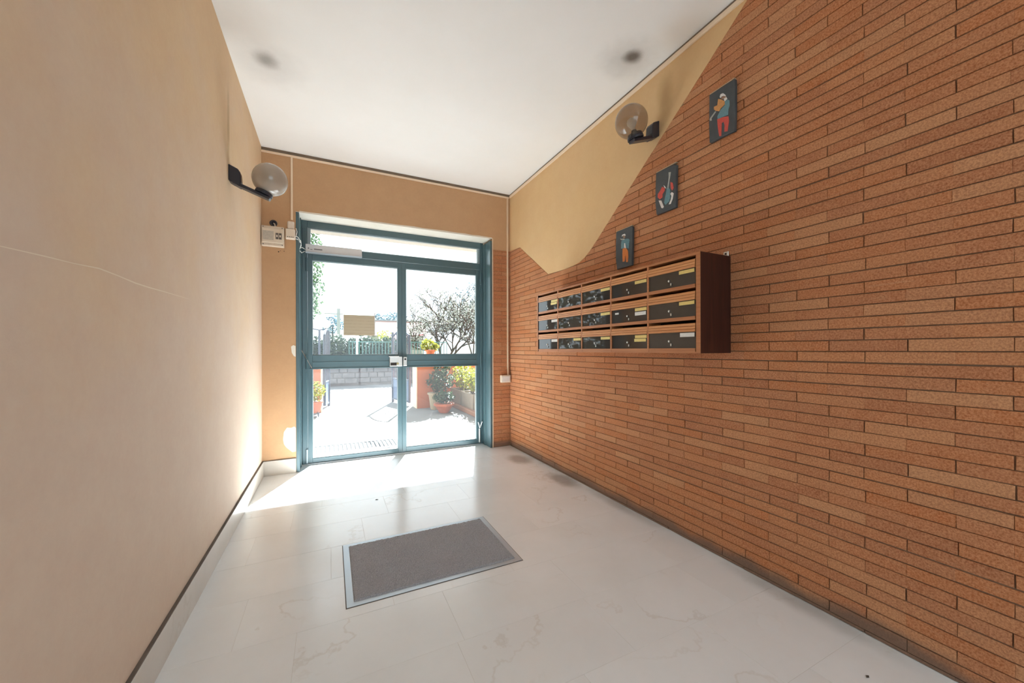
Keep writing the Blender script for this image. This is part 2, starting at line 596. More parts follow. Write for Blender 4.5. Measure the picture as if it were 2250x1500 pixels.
M['p_teal'] = simple("paint_teal", (0.12, 0.24, 0.28), 0.6, var=0.35, vscale=90)
M['p_skin'] = simple("paint_skin", (0.30, 0.18, 0.12), 0.6, var=0.2, vscale=90)
M['p_grey'] = simple("paint_grey", (0.38, 0.38, 0.36), 0.6, var=0.2, vscale=90)
M['pile'] = mat_pile()
M['notice'] = notice_mat()
M['pavement'] = simple("pavement_concrete", (0.19, 0.19, 0.19), 0.9, spec=0.2, var=0.12, vscale=1.2)
M['paver'] = simple("light_paver", (0.4, 0.4, 0.39), 0.7, var=0.06)
M['asphalt'] = simple("asphalt", (0.13, 0.13, 0.135), 0.9, var=0.15, vscale=4)
M['soffit'] = simple("porch_render", (0.42, 0.40, 0.37), 0.9, var=0.05)
M['facade'] = simple("facade_render", (0.62, 0.42, 0.26), 0.9, var=0.08)
M['orange_wall'] = simple("orange_render", (0.40, 0.13, 0.06), 0.9, var=0.18, vscale=4)
M['cream_wall'] = simple("cream_render", (0.66, 0.58, 0.46), 0.9, var=0.1, vscale=4)
M['stone'] = simple("rubble_stone", (0.10, 0.105, 0.12), 0.95, var=0.5, vscale=5, bmp=0.6, bscale=9)
M['gate'] = simple("gate_enamel", (0.035, 0.05, 0.085), 0.4)
M['gate_panel'] = simple("gate_panel_enamel", (0.08, 0.12, 0.20), 0.4)
M['teal_fence'] = simple("teal_fence_paint", (0.03, 0.12, 0.125), 0.5)
M['terracotta'] = simple("terracotta", (0.36, 0.105, 0.05), 0.85, var=0.15, vscale=12)
M['cream_pot'] = simple("cream_pot", (0.34, 0.29, 0.21), 0.8, var=0.12, vscale=12)
M['trough'] = simple("trough_concrete", (0.28, 0.24, 0.19), 0.9, var=0.15, vscale=8)
M['kerb'] = simple("terracotta_kerb", (0.30, 0.15, 0.09), 0.85, var=0.12)
M['soil'] = simple("soil", (0.06, 0.045, 0.03), 0.95)
M['bark'] = simple("bark", (0.055, 0.045, 0.038), 0.9, var=0.3, vscale=12)
M['leaf_yellow'] = leaf_mat("yellow_green_leaf", (0.15, 0.18, 0.015), (0.27, 0.26, 0.03))
M['leaf_green'] = leaf_mat("deep_green_leaf", (0.015, 0.04, 0.015), (0.045, 0.08, 0.03), 0.15)
M['leaf_olive'] = leaf_mat("olive_leaf", (0.025, 0.045, 0.025), (0.07, 0.10, 0.05))
M['leaf_hedge'] = leaf_mat("hedge_leaf", (0.012, 0.028, 0.018), (0.05, 0.08, 0.042), 0.15)
M['leaf_poplar'] = leaf_mat("poplar_leaf", (0.03, 0.065, 0.03), (0.08, 0.13, 0.06))
M['leaf_far'] = leaf_mat("distant_leaf", (0.03, 0.065, 0.09), (0.055, 0.10, 0.13))
M['blossom'] = leaf_mat("white_blossom", (0.07, 0.08, 0.06), (0.34, 0.35, 0.31))
M['roof'] = simple("roof_tile", (0.22, 0.115, 0.09), 0.9, var=0.15, vscale=3)
M['house'] = simple("house_wall", (0.30, 0.26, 0.24), 0.9, var=0.06)
M['window_dark'] = simple("far_window", (0.05, 0.06, 0.08), 0.1)
M['red'] = simple("red_canvas", (0.30, 0.018, 0.03), 0.7, var=0.1)
M['pole'] = simple("pole_concrete", (0.20, 0.20, 0.21), 0.9)
M['lamp_globe'] = simple("opal_globe", (0.80, 0.80, 0.78), 0.25)

# ------------------------------------------------------------------ room shell
floor = MB().box(XL - 0.02, XR + 0.02, YB - 0.2, YD, -0.12, -0.0009).build("floor", M['grout'])
structure(floor, "pale polished marble floor of the entrance hall")
_rng = random.Random(3)
PITCH_Y, TILE_X = 0.345, 0.62
row_off = {0: -0.13, 1: -0.355, 2: 0.0, -1: 0.46, -2: 0.21}
_tile_cache = {}
k = -14
while True:
    ya = 1.465 + PITCH_Y * k
    yb = ya + PITCH_Y
    if ya >= YD - 0.01:
        break
    if yb > YB:
        ya, yb = max(ya, YB), min(yb, YD)
        off = row_off.get(k, _rng.uniform(0, TILE_X))
        x = off - TILE_X * math.ceil((off - XL) / TILE_X)
        while x < XR:
            xa, xb = max(x, XL), min(x + TILE_X, XR)
            x += TILE_X
            if xb - xa < 0.03:
                continue
            g = 0.0005
            w, d = round(xb - xa, 3), round(yb - ya, 3)
            if (w, d) not in _tile_cache:
                mb = MB()
                x1, y1, c = w / 2 - g, d / 2 - g, 0.0004
                vs = [(-x1, -y1, -0.012), (x1, -y1, -0.012), (x1, y1, -0.012), (-x1, y1, -0.012),
                      (-x1, -y1, -c), (x1, -y1, -c), (x1, y1, -c), (-x1, y1, -c),
                      (-x1 + c, -y1 + c, 0), (x1 - c, -y1 + c, 0), (x1 - c, y1 - c, 0), (-x1 + c, y1 - c, 0)]
                fs = [(8, 9, 10, 11)] + [(i, (i + 1) % 4, 4 + (i + 1) % 4, 4 + i) for i in range(4)] \
                    + [(4 + i, 4 + (i + 1) % 4, 8 + (i + 1) % 4, 8 + i) for i in range(4)]
                me = bpy.data.meshes.new("tile")
                me.from_pydata(vs, [], fs)
                me.materials.append(M['marble'])
                _tile_cache[(w, d)] = me
            t = link("floor_tile", _tile_cache[(w, d)], M['marble'], floor)
            t.location = ((xa + xb) / 2, (ya + yb) / 2, _rng.uniform(-0.0003, 0.0))
    k += 1

ceiling = MB().box(XL - 0.2, XR + 0.2, YB - 0.2, YF, ZC, ZC + 0.25).build("ceiling", M['ceiling'])
structure(ceiling, "white painted ceiling with two soot spots")
wall_left = MB().box(XL - 0.2, XL, YB - 0.2, YF, -0.1, ZC).build("wall_left", M['wall_left'])
structure(wall_left, "ochre beige painted wall with a long scratch")
# scratch on the left wall
mb = MB()
pts = [(0.95, 1.385), (1.093, 1.389), (1.223, 1.398), (1.33, 1.404), (1.446, 1.414), (1.55, 1.412), (1.66, 1.408), (1.77, 1.409),
       (1.9, 1.413), (2.05, 1.416), (2.195, 1.42)]
wd = [0.0015, 0.002, 0.003, 0.002, 0.004, 0.003, 0.0045, 0.004, 0.003, 0.002, 0.0008]
prev = None
for (y, z), w in zip(pts, wd):
    mb.v += [(XL + 0.0006, y, z - w / 2), (XL + 0.0006, y, z + w / 2)]
    n = len(mb.v)
    if prev is not None:
        mb.f.append((n - 4, n - 3, n - 1, n - 2))
    prev = 1
mb.build("scratch", simple("bare_plaster", (0.74, 0.64, 0.50), 0.9), wall_left)

WX0, WX1, WZ0, WZ1 = XL + 0.06, XR - 0.06, 0.1, 3.0  # opening added behind the camera to let in fill daylight
wall_back = MB()
wall_back.box(XL, WX0, YB - 0.2, YB, 0, ZC).box(WX1, XR, YB - 0.2, YB, 0, ZC)
wall_back.box(WX0, WX1, YB - 0.2, YB, WZ1, ZC).box(WX0, WX1, YB - 0.2, YB, -0.1, WZ0)
wall_back = structure(wall_back.build("wall_back", M['wall_left']), "painted wall behind the viewer with an added wide window")
win = structure(thing("added_window", (0.725, YB - 0.1, WZ0), "wide glazed screen added at the back of the hall for fill daylight", None))
ya, yb_ = YB - 0.13, YB - 0.07
xm = (WX0 + WX1) / 2
mb = MB().box(WX0, WX0 + 0.05, ya, yb_, WZ0, WZ1).box(WX1 - 0.05, WX1, ya, yb_, WZ0, WZ1)
mb.box(WX0 + 0.05, WX1 - 0.05, ya, yb_, WZ0, WZ0 + 0.05).box(WX0 + 0.05, WX1 - 0.05, ya, yb_, WZ1 - 0.05, WZ1).box(xm - 0.025, xm + 0.025, ya, yb_, WZ0 + 0.05, WZ1 - 0.05)
mb.build("added_window_frame", M['door_green'], win)
for xa, xb in ((WX0 + 0.05, xm - 0.025), (xm + 0.025, WX1 - 0.05)):
    MB().box(xa, xb, YB - 0.103, YB - 0.097, WZ0 + 0.05, WZ1 - 0.05).build("pane", M['glass'], win)

# ---- right wall: mortar bed, plaster field and brick slips
wall_right = MB().box(XR + 0.007, XR + 0.2, YB - 0.2, YF, -0.1, ZC).build("wall_right", M['mortar'])
structure(wall_right, "long wall of thin orange-brown bricks with an ochre plaster field above a stepped edge")
BND = [(4.195, 2.405), (3.923, 2.385), (3.29, 1.955), (2.99, 1.946), (2.83, 1.952), (2.75, 1.963), (2.672, 1.99), (2.60, 2.03), (2.516, 2.09),
       (2.241, 2.297), (1.841, 2.596), (1.659, 2.733), (1.469, 2.876), (1.256, 3.04), (1.18, ZC)]


def zb(y):
    if y >= BND[0][0]:
        return BND[0][1]
    for (ya, za), (yb_, zb_) in zip(BND, BND[1:]):
        if yb_ <= y <= ya:
            return za + (zb_ - za) * (ya - y) / (ya - yb_)
    return ZC


mb = MB()
mb.prism([(4.195, ZC)] + BND, XR + 0.0015, XR + 0.007, 'X')
mb.build("plaster_field", M['wall_right'], wall_right)

COURSE, HALF, JOINT = 0.0483, 0.1265, 0.0040
Z_BASE = 1.174 - 24 * COURSE - 0.0483


def clip_brick(ya, yb_, za, zt):
    """the brick face cut by the stepped upper edge -> list of (polygon, is_full)"""
    gap = 0.002
    ys = sorted({ya, yb_} | {y for y, _ in BND if ya < y < yb_})
    if all(zb(y) - gap >= zt for y in ys):
        return [([(ya, za), (yb_, za), (yb_, zt), (ya, zt)], True)]
    cuts = set(ys)
    for a, b in zip(ys, ys[1:]):
        fa, fb = zb(a) - gap, zb(b) - gap
        for lev in (za, zt):
            if (fa - lev) * (fb - lev) < 0:
                cuts.add(a + (b - a) * (lev - fa) / (fb - fa))
    cuts = sorted(cuts)
    out, run = [], []
    for a, b in zip(cuts, cuts[1:]):
        if min(zb((a + b) / 2) - gap, zt) - za > 1e-4:
            if not run:
                run = [(a, max(za, min(zt, zb(a) - gap)))]
            run.append((b, max(za, min(zt, zb(b) - gap))))
        elif run:
            out.append(run)
            run = []
    if run:
        out.append(run)
    res = []
    for run in out:
        if run[-1][0] - run[0][0] < 0.006:
            continue
        P = [(run[0][0], za), (run[-1][0], za)]
        top = [p for p in reversed(run)]
        for p in top:
            if (p[0] - P[-1][0]) ** 2 + (p[1] - P[-1][1]) ** 2 > 1e-9 and (p[0] - P[0][0]) ** 2 + (p[1] - P[0][1]) ** 2 > 1e-9:
                P.append(p)
        if len(P) >= 3:
            ar = abs(sum(P[i][0] * P[(i + 1) % len(P)][1] - P[(i + 1) % len(P)][0] * P[i][1] for i in range(len(P)))) / 2
            if ar > 1.2e-4:
                res.append((P, False))
    return res


_camp = Vector((0, 0, CAM_H))


def px(X, Y, Z):
    d = Y * math.cos(TH) + X * math.sin(TH)
    if d < 0.05:
        return None
    return (1125 + FPX * (X * math.cos(TH) - Y * math.sin(TH)) / d, 768.2 - FPX * (Z - CAM_H) / d)


def seen_area(P):
    q = [px(XR, y, z) for y, z in P]
    if any(p is None for p in q):
        return 0
    cxm = sum(p[0] for p in q) / len(q)
    cym = sum(p[1] for p in q) / len(q)
    if not (-30 < cxm < 2280 and -20 < cym < 1520):
        return 0
    return abs(sum(q[i][0] * q[(i + 1) % len(q)][1] - q[(i + 1) % len(q)][0] * q[i][1] for i in range(len(q)))) / 2


MAIL = (1.345, 3.075, 1.163, 1.70)      # area covered by the letterboxes
SLABS = [(1.305, 1.46, 2.37, 2.655), (1.69, 1.86, 2.09, 2.37), (2.078, 2.253, 1.797, 2.085)]


def hidden(P):
    ys, zs = [p[0] for p in P], [p[1] for p in P]
    for ya, yb_, za, zt in [(MAIL[0] + 0.12, MAIL[1], MAIL[2], MAIL[3])] + SLABS:
        if min(ys) > ya and max(ys) < yb_ and min(zs) > za and max(zs) < zt:
            return True
    return False


_rng = random.Random(11)
bricks = []
for kc in range(-1, 66):
    za = Z_BASE + kc * COURSE + JOINT / 2 + _rng.uniform(-0.0014, 0.0012)
    zt = Z_BASE + (kc + 1) * COURSE - JOINT / 2 + _rng.uniform(-0.0012, 0.0008)
    za, zt = max(za, 0.001), min(zt, ZC - 0.001)
    if zt - za < 0.008:
        continue
    # the course just under z = 1.174 has a joint at 0.5155, the next one at 0.393
    par = (kc - 24) % 2
    ycur = 0.5155 + (0 if par == 0 else -HALF) - 2 * HALF * 16 + _rng.uniform(-0.004, 0.004)
    while ycur < Y0:
        nxt = ycur + 2 * HALF
        jl, jr = _rng.uniform(0.0003, 0.0014), _rng.uniform(0.0003, 0.0014)
        sh = _rng.uniform(-0.004, 0.004)
        a, b = max(ycur + jl, YB), min(nxt + sh - jr, Y0 - 0.0005)
        ycur = nxt + sh * 0.2
        if b - a < 0.012:
            continue
        for P, full in clip_brick(a, b, za, zt):
            bricks.append((P, full, seen_area(P) if not hidden(P) else 0.0))
order = sorted(range(len(bricks)), key=lambda i: -bricks[i][2])
singles = set(order[:300])


def brick_geo(mb, P, full, x_face, rng, axis='X', depth=0.012):
    """a brick slip with chamfered arrises and slightly uneven corners; the face looks towards -axis"""
    n = len(P)
    cx = sum(p[0] for p in P) / n
    cz = sum(p[1] for p in P) / n
    area = sum(P[i][0] * P[(i + 1) % n][1] - P[(i + 1) % n][0] * P[i][1] for i in range(n))
    if area < 0:
        P = P[::-1]
    c = 0.0014

    def mk(p, t):
        return (t, p[0], p[1]) if axis == 'X' else (p[0], t, p[1])
    if full:
        Q = [(p[0] + rng.uniform(-0.0007, 0.0007), p[1] + rng.uniform(-0.0009, 0.0009)) for p in P]
        ins = [(p[0] + (c if p[0] < cx else -c), p[1] + (c if p[1] < cz else -c)) for p in Q]
        tilt = [rng.uniform(-0.0006, 0.0006) for _ in P]
        vs = [mk(p, x_face + depth) for p in P] + [mk(p, x_face + c) for p in Q] + [mk(p, x_face + t) for p, t in zip(ins, tilt)]
        fs = [tuple(range(2 * n, 3 * n))]
        for L in (0, n):
            fs += [(L + i, L + n + i, L + n + (i + 1) % n, L + (i + 1) % n) for i in range(n)]
    else:
        vs = [mk(p, x_face + depth) for p in P] + [mk(p, x_face) for p in P]
        fs = [tuple(range(n, 2 * n))] + [(i, n + i, n + (i + 1) % n, (i + 1) % n) for i in range(n)]
    if axis == 'X':
        fs = [f[::-1] for f in fs]
    mb.add(vs, fs)


_rng = random.Random(5)
rest = MB()
for i, (P, full, ar) in enumerate(bricks):
    face = XR + _rng.uniform(-0.0014, 0.0014)
    if i in singles:
        mb = MB()
        brick_geo(mb, P, full, face, _rng)
        me = bpy.data.meshes.new("brick")
        c0 = (face, sum(p[0] for p in P) / len(P), sum(p[1] for p in P) / len(P))
        me.from_pydata([(x - c0[0], y - c0[1], z - c0[2]) for x, y, z in mb.v], [], mb.f)
        o = link("brick", me, M['brick'], wall_right)
        o.location = c0
    else:
        brick_geo(rest, P, full, face, _rng)
rest.build("brickwork", M['brick'], wall_right, kind="stuff")

# ---- end wall round the door
BZ = 2.40
mb = MB()
mb.box(XL, OX0, Y0, YF, -0.1, ZC).box(OX0, OX1, Y0, YF, OZ, ZC).box(OX1, XR + 0.2, Y0, YF, BZ, ZC)
mb.box(OX1, XR + 0.2, Y0 + 0.007, YF, -0.1, BZ)
wall_end = structure(mb.build("wall_end", M['wall_end']), "tan painted end wall round the entrance door with a brick strip")
MB().box(OX0, OX1, Y0 - 0.002, YD + 0.05, OZ - 0.006, OZ).build("lintel_soffit", M['white_plaster'], wall_end)
mb = MB()
_pts = [(OX0 + 0.03 + (OX1 - OX0 - 0.03) * i / 24, 0.008 + 0.006 * random.random()) for i in range(25)]
for (xa, ha), (xb, hb) in zip(_pts, _pts[1:]):
    mb.add([(xa, Y0 - 0.0012, OZ - 0.006), (xb, Y0 - 0.0012, OZ - 0.006), (xb, Y0 - 0.0012, OZ + hb), (xa, Y0 - 0.0012, OZ + ha)], [(0, 1, 2, 3)])
mb.build("chipped_edge", M['white_plaster'], wall_end)
mb = MB().box(OX1 + 0.0005, OX1 + 0.013, Y0 - 0.0025, Y0 + 0.02, 0.0, OZ)  # light on the brick return, put in as a cream strip
mb.build("lit_edge_strip", simple("lit_edge_tone", (0.72, 0.60, 0.46), 0.9, var=0.15, vscale=25), wall_end)
_rng = random.Random(23)
for kc in range(0, 52):
    za = Z_BASE + kc * COURSE + JOINT / 2
    zt = za + COURSE - JOINT
    za, zt = max(za, 0.001), min(zt, BZ - 0.002)
    if zt - za < 0.008:
        continue
    segs = [(OX1 + 0.0135, XR - 0.001)] if kc % 2 else [(OX1 + 0.0135, OX1 + 0.125), (OX1 + 0.1265, XR - 0.001)]
    for a, b in segs:
        mb = MB()
        face = Y0 + _rng.uniform(-0.0012, 0.0012)
        P = [(a, za), (b, za), (b, zt), (a, zt)]
        brick_geo(mb, P, True, face, _rng, 'Y')
        me = bpy.data.meshes.new("brick")
        c0 = ((a + b) / 2, face, (za + zt) / 2)
        me.from_pydata([(x - c0[0], y - c0[1], z - c0[2]) for x, y, z in mb.v], [], mb.f)
        o = link("brick", me, M['brick'], wall_end)
        o.location = c0
# bare plaster patches left of the door
for poly in ([(-0.412, 0.33), (-0.405, 0.40), (-0.38, 0.44), (-0.345, 0.435), (-0.318, 0.445), (-0.306, 0.43), (-0.306, 0.205), (-0.335, 0.20),
              (-0.36, 0.225), (-0.385, 0.25), (-0.405, 0.285)],
             [(-0.345, 1.22), (-0.325, 1.235), (-0.306, 1.225), (-0.306, 1.12), (-0.322, 1.13), (-0.338, 1.16)]):
    MB().prism(poly, Y0 - 0.0012, Y0 + 0.001, 'Y').build("bare_patch", M['white_plaster'], wall_end)
mb = MB()
for (x, z, r) in ((-0.445, 2.125, 0.006), (-0.40, 2.135, 0.004), (-0.43, 2.135, 0.003)):
    mb.prism([(x + r * math.cos(t), z + r * math.sin(t)) for t in [i * math.pi / 3 for i in range(6)]], Y0 - 0.001, Y0 + 0.001, 'Y')
mb.build("drill_holes", M['dark'], wall_end)

# outside of the building
mb = MB().box(-7, XL - 0.2, Y0, YF, -0.1, 6).box(XR + 0.2, 9, Y0, YF, -0.1, 6).box(XL - 0.2, XR + 0.2, Y0, YF, ZC + 0.25, 6)
structure(mb.build("wall_outside", M['facade']), "rendered outside face of the building")
structure(MB().box(-3.5, 5.5, YF, 6.85, 3.07, 3.32).build("ceiling_porch", M['soffit']), "pale underside of the porch slab outside the door")

# skirting
structure(MB().box(XL, XL + 0.014, YB, Y0, 0, 0.138).build("baseboard_left", M['skirting'], bevel=0.001), "pale marble skirting along the left wall")
structure(MB().box(XL + 0.014, OX0 - 0.003, Y0 - 0.014, Y0, 0, 0.138).build("baseboard_end", M['skirting'], bevel=0.001), "short marble skirting left of the door")
structure(MB().box(XL, XL + 0.013, YB, Y0, 0.1382, 0.1432).build("trim_1", M['dirt_line']), "dark dirty line on top of the left skirting")
structure(MB().box(XL + 0.013, OX0 - 0.003, Y0 - 0.012, Y0, 0.1382, 0.1425).build("trim_2", M['dirt_line']), "dark dirty line on top of the short skirting")
# shade of the dusty gap below the ceiling, put in as dark strips
structure(MB().box(XL, XR, Y0 - 0.004, Y0, 3.068, ZC).build("gap_shade_end", M['shadow_gap']), "dark strip painting in the gap shade under the ceiling above the door")
structure(MB().box(XR - 0.003, XR + 0.0015, YB, Y0 - 0.004, 3.080, ZC).build("gap_shade_right", M['shadow_gap']), "dark strip painting in the gap shade under the ceiling on the right wall")

# ------------------------------------------------------------------ entrance door
door = structure(thing("door_1", (0.73, 4.445, 0), "green glazed double entrance door with transom light", None))
G = M['door_green']
mb = MB().box(OX0, OX0 + 0.027, Y0 - 0.004, YD, 0, OZ - 0.004).box(OX0 + 0.010, OX0 + 0.034, YD - 0.07, YD, 0, OZ - 0.007)
mb.build("jamb_lining", G, door, bevel=0.002)
mb = MB().box(OX1 - 0.027, OX1 - 0.001, Y0 - 0.004, YD, 0, OZ - 0.03).box(OX1 - 0.036, OX1 - 0.010, YD - 0.08, YD, 0, OZ - 0.035)
mb.build("jamb_lining", G, door, bevel=0.002)
FX0, FX1 = OX0 + 0.027, OX1 - 0.027
mb = MB().box(FX0, -0.215, YD, 4.475, 0, OZ - 0.006).box(1.691, FX1, YD, 4.475, 0, OZ - 0.006)
mb.box(-0.215, 1.691, YD, 4.475, 2.457, OZ - 0.006).box(-0.215, 1.691, YD, 4.475, 2.188, 2.262)
mb.box(FX0 + 0.012, -0.225, YD - 0.008, YD, 0, 2.45).box(1.701, FX1 - 0.01, YD - 0.008, YD, 0, 2.45)
mb.build("frame", G, door, bevel=0.003)
# transom light
mb = MB()
xa, xb, za, zt = -0.215, 1.691, 2.262, 2.457
b_ = 0.030
mb.box(xa, xa + b_, 4.43, 4.465, za, zt).box(xb - b_, xb, 4.43, 4.465, za, zt).box(xa + b_, xb - b_, 4.43, 4.465, zt - 0.008, zt).box(xa + b_, xb - b_, 4.43, 4.465, za, za + 0.010)
tb = mb.build("transom_bead", M['bead'], door, bevel=0.002)
MB().box(xa + b_, xb - b_, 4.445, 4.451, za + 0.010, zt - 0.008).build("transom_pane", M['glass'], door)


def leaf(x0, x1, gx0, gx1, zbot):
    L = MB()
    ya, yb_ = 4.424, 4.466
    L.box(x0, gx0 - 0.006, ya, yb_, 0.012, 2.184).box(gx1 + 0.006, x1, ya, yb_, 0.012, 2.184)
    L.box(gx0 - 0.006, gx1 + 0.006, ya, yb_, 2.121, 2.184)
    L.box(gx0 - 0.006, gx1 + 0.006, ya, yb_, 0.991, 1.132)
    L.box(gx0 - 0.006, gx1 + 0.006, ya, yb_, 0.012, zbot - 0.006)
    L.box(gx0 - 0.004, gx1 + 0.004, ya - 0.004, ya, 1.055, 1.061)
    L.box(gx0 - 0.03, gx1 + 0.03, ya - 0.006, ya, 0.985, 0.997)
    lf = L.build("door_leaf", G, door, bevel=0.0025)
    for za_, zt_ in ((zbot, 0.985), (1.138, 2.115)):
        MB().box(gx0, gx1, 4.442, 4.448, za_, zt_).build("pane", M['glass'], lf)
        b = MB()
        e = 0.006
        b.box(gx0 - e, gx0, 4.432, 4.458, za_ - e, zt_ + e).box(gx1, gx1 + e, 4.432, 4.458, za_ - e, zt_ + e)
        b.box(gx0, gx1, 4.432, 4.458, za_ - e, za_).box(gx0, gx1, 4.432, 4.458, zt_, zt_ + e)
        b.build("glazing_bead", M['bead'], lf)
    return lf


lf_l = leaf(-0.213, 0.7375, -0.165, 0.687, 0.062)
lf_r = leaf(0.7395, 1.689, 0.789, 1.638, 0.073)
MB().box(FX0, FX1, YD - 0.02, 4.49, 0.0, 0.010).build("threshold", M['alu'], door, bevel=0.003)
# lock on the left leaf, keep on the right leaf
lk = MB().box(0.598, 0.735, 4.392, 4.424, 1.000, 1.110).box(0.588, 0.70, 4.388, 4.424, 1.107, 1.117)
lock = lk.build("lock_case", M['steel'], lf_l, bevel=0.003)
MB().box(0.606, 0.672, 4.3905, 4.393, 1.010, 1.043).build("lock_recess", M['dark'], lf_l)
MB().lathe([(0.013, 0), (0.013, 0.014)], 14, Matrix.Translation((0.683, 4.392, 1.032)) @ Matrix.Rotation(R(90), 4, 'X')).build("lock_cylinder", simple("old_brass", (0.42, 0.34, 0.18), 0.4, metal=0.8), lf_l)
MB().box(0.746, 0.789, 4.394, 4.424, 1.002, 1.106).build("lock_keep", M['steel'], lf_r, bevel=0.004)
MB().lathe([(0.011, 0), (0.011, 0.006)], 12, Matrix.Translation((0.768, 4.395, 1.080)) @ Matrix.Rotation(R(90), 4, 'X')).build("keep_screw", M['dark'], lf_r)
# stay rod, hinges, bolts
MB().tube([(-0.272, 4.405, 1.19), (-0.225, 4.40, 1.10), (-0.176, 4.41, 1.0)], 0.004, 6).build("stay_rod", M['steel'], lf_l)
for z0_ in (0.02, 0.99, 2.0):
    MB().tube([(-0.222, 4.407, z0_), (-0.222, 4.407, z0_ + 0.14)], 0.0105, 10).build("hinge", M['bead'] if z0_ < 0.1 else G, lf_l)
    if z0_ > 0.1:
        MB().tube([(1.695, 4.407, z0_), (1.695, 4.407, z0_ + 0.14)], 0.0105, 10).build("hinge", G, lf_r)
MB().tube([(1.676, 4.405, 0.03), (1.676, 4.405, 0.20)], 0.0105, 10).build("hinge", M['steel'], lf_r)
mb = MB().tube([(1.676, 4.40, 0.21), (1.668, 4.397, 0.24), (1.650, 4.385, 0.285)], 0.0055, 6).tube([(1.680, 4.40, 0.21), (1.690, 4.397, 0.24), (1.703, 4.385, 0.288)], 0.0055, 6)
mb.build("hold_open_hook", M['steel'], lf_r)
# electric opener on the transom bar
op = MB().box(-0.23, 0.308, 4.362, YD, 2.192, 2.272).build("opener_box", M['closer'], door, bevel=0.004)
MB().box(-0.23, 0.309, 4.357, YD, 2.188, 2.1925).build("opener_lip", M['alu'], op)
mb = MB().box(-0.208, -0.196, 4.3612, 4.362, 2.222, 2.236).box(-0.186, -0.166, 4.3612, 4.362, 2.216, 2.222).box(-0.152, -0.075, 4.3612, 4.362, 2.218, 2.230)
mb.build("opener_print", M['closer_print'], op)

# notice taped to the left leaf
nt_ = MB()
nt_.box(0.126, 0.440, 4.4408, 4.4416, 1.345, 1.568)
notice = tag(nt_.build("paper_notice", M['notice']), "tan paper notice stuck on the glass of the left door leaf", "notice")
MB().box(0.439, 0.449, 4.4410, 4.4418, 1.35, 1.60).build("tape_strip", simple("clear_tape", (0.55, 0.52, 0.50), 0.3), notice)

# ------------------------------------------------------------------ cable trunking, boxes
def trunk(name, label, boxes):
    mb = MB()
    for b in boxes:
        mb.box(*b)
    return tag(mb.build(name, M['trunking'], bevel=0.0015), label, "trunking")


trunk("cable_trunking", "cream cable trunking under the ceiling above the entrance door", [(XL, XR - 0.014, Y0 - 0.012, Y0, 3.048, 3.067)])
trunk("cable_trunking", "cream cable trunking along the ceiling edge of the right wall", [(XR - 0.012, XR + 0.0015, YB, Y0 - 0.0125, 3.052, 3.079)])
trunk("cable_trunking", "thin vertical cable trunking dropping to the junction box beside the door", [(-0.343, -0.326, Y0 - 0.012, Y0, 2.44, 3.0475)])
trunk("cable_trunking", "long vertical cable trunking down the brick strip right of the door", [(1.957, 1.974, Y0 - 0.014, Y0 - 0.002, 0.875, 3.0475)])
t = thing("outlet_box", (1.93, Y0, 0.78), "white surface outlet box at the foot of the vertical trunking", "outlet box")
MB().box(1.862, 1.988, Y0 - 0.045, Y0 - 0.002, 0.785, 0.874).build("box_body", M['cream'], t, bevel=0.006, seg=2)
MB().box(1.876, 1.974, Y0 - 0.049, Y0 - 0.045, 0.797, 0.862).build("cover_plate", M['white_plate'], t, bevel=0.003)

t = thing("fuse_box", (-0.485, Y0, 2.163), "cream plastic fuse box in the corner left of the door", "fuse box")
MB().box(XL + 0.004, -0.396, Y0 - 0.052, Y0, 2.163, 2.350).build("box_body", M['cream_dirty'], t, bevel=0.006, seg=2)
MB().box(XL + 0.010, -0.402, Y0 - 0.060, Y0 - 0.052, 2.190, 2.325).build("box_lid", M['cream'], t, bevel=0.004)
MB().box(XL + 0.016, -0.478, Y0 - 0.0612, Y0 - 0.060, 2.215, 2.300).build("lid_label", M['label'], t)
for i in range(2):
    x = -0.462 + 0.026 * i
    bk = MB().box(x, x + 0.022, Y0 - 0.0625, Y0 - 0.060, 2.228, 2.286).build("breaker", M['breaker'], t)
    MB().box(x + 0.006, x + 0.016, Y0 - 0.070, Y0 - 0.0625, 2.248, 2.266).build("toggle", M['cream'], bk)
for x, z in ((XL + 0.02, 2.337), (-0.41, 2.337), (XL + 0.02, 2.176), (-0.41, 2.176)):
    MB().box(x - 0.004, x + 0.004, Y0 - 0.0535, Y0 - 0.052, z - 0.004, z + 0.004).build("screw", M['breaker'], t)
t = thing("cable_grommet", (-0.485, Y0, 2.385), "round black cable grommet on top of the fuse box", "cable grommet")
MB().lathe([(0.017, 0), (0.030, 0.001), (0.032, 0.010), (0.026, 0.016), (0.017, 0.014), (0.015, 0.002)], 18,
           Matrix.Translation((-0.485, Y0, 2.388)) @ Matrix.Rotation(R(90), 4, 'X')).build("ring", M['black'], t, smooth=True)
MB().tube([(-0.485, Y0 - 0.002, 2.39), (-0.475, Y0 - 0.02, 2.38), (-0.468, Y0 - 0.022, 2.352)], 0.006, 8).build("cable_end", M['label'], t)

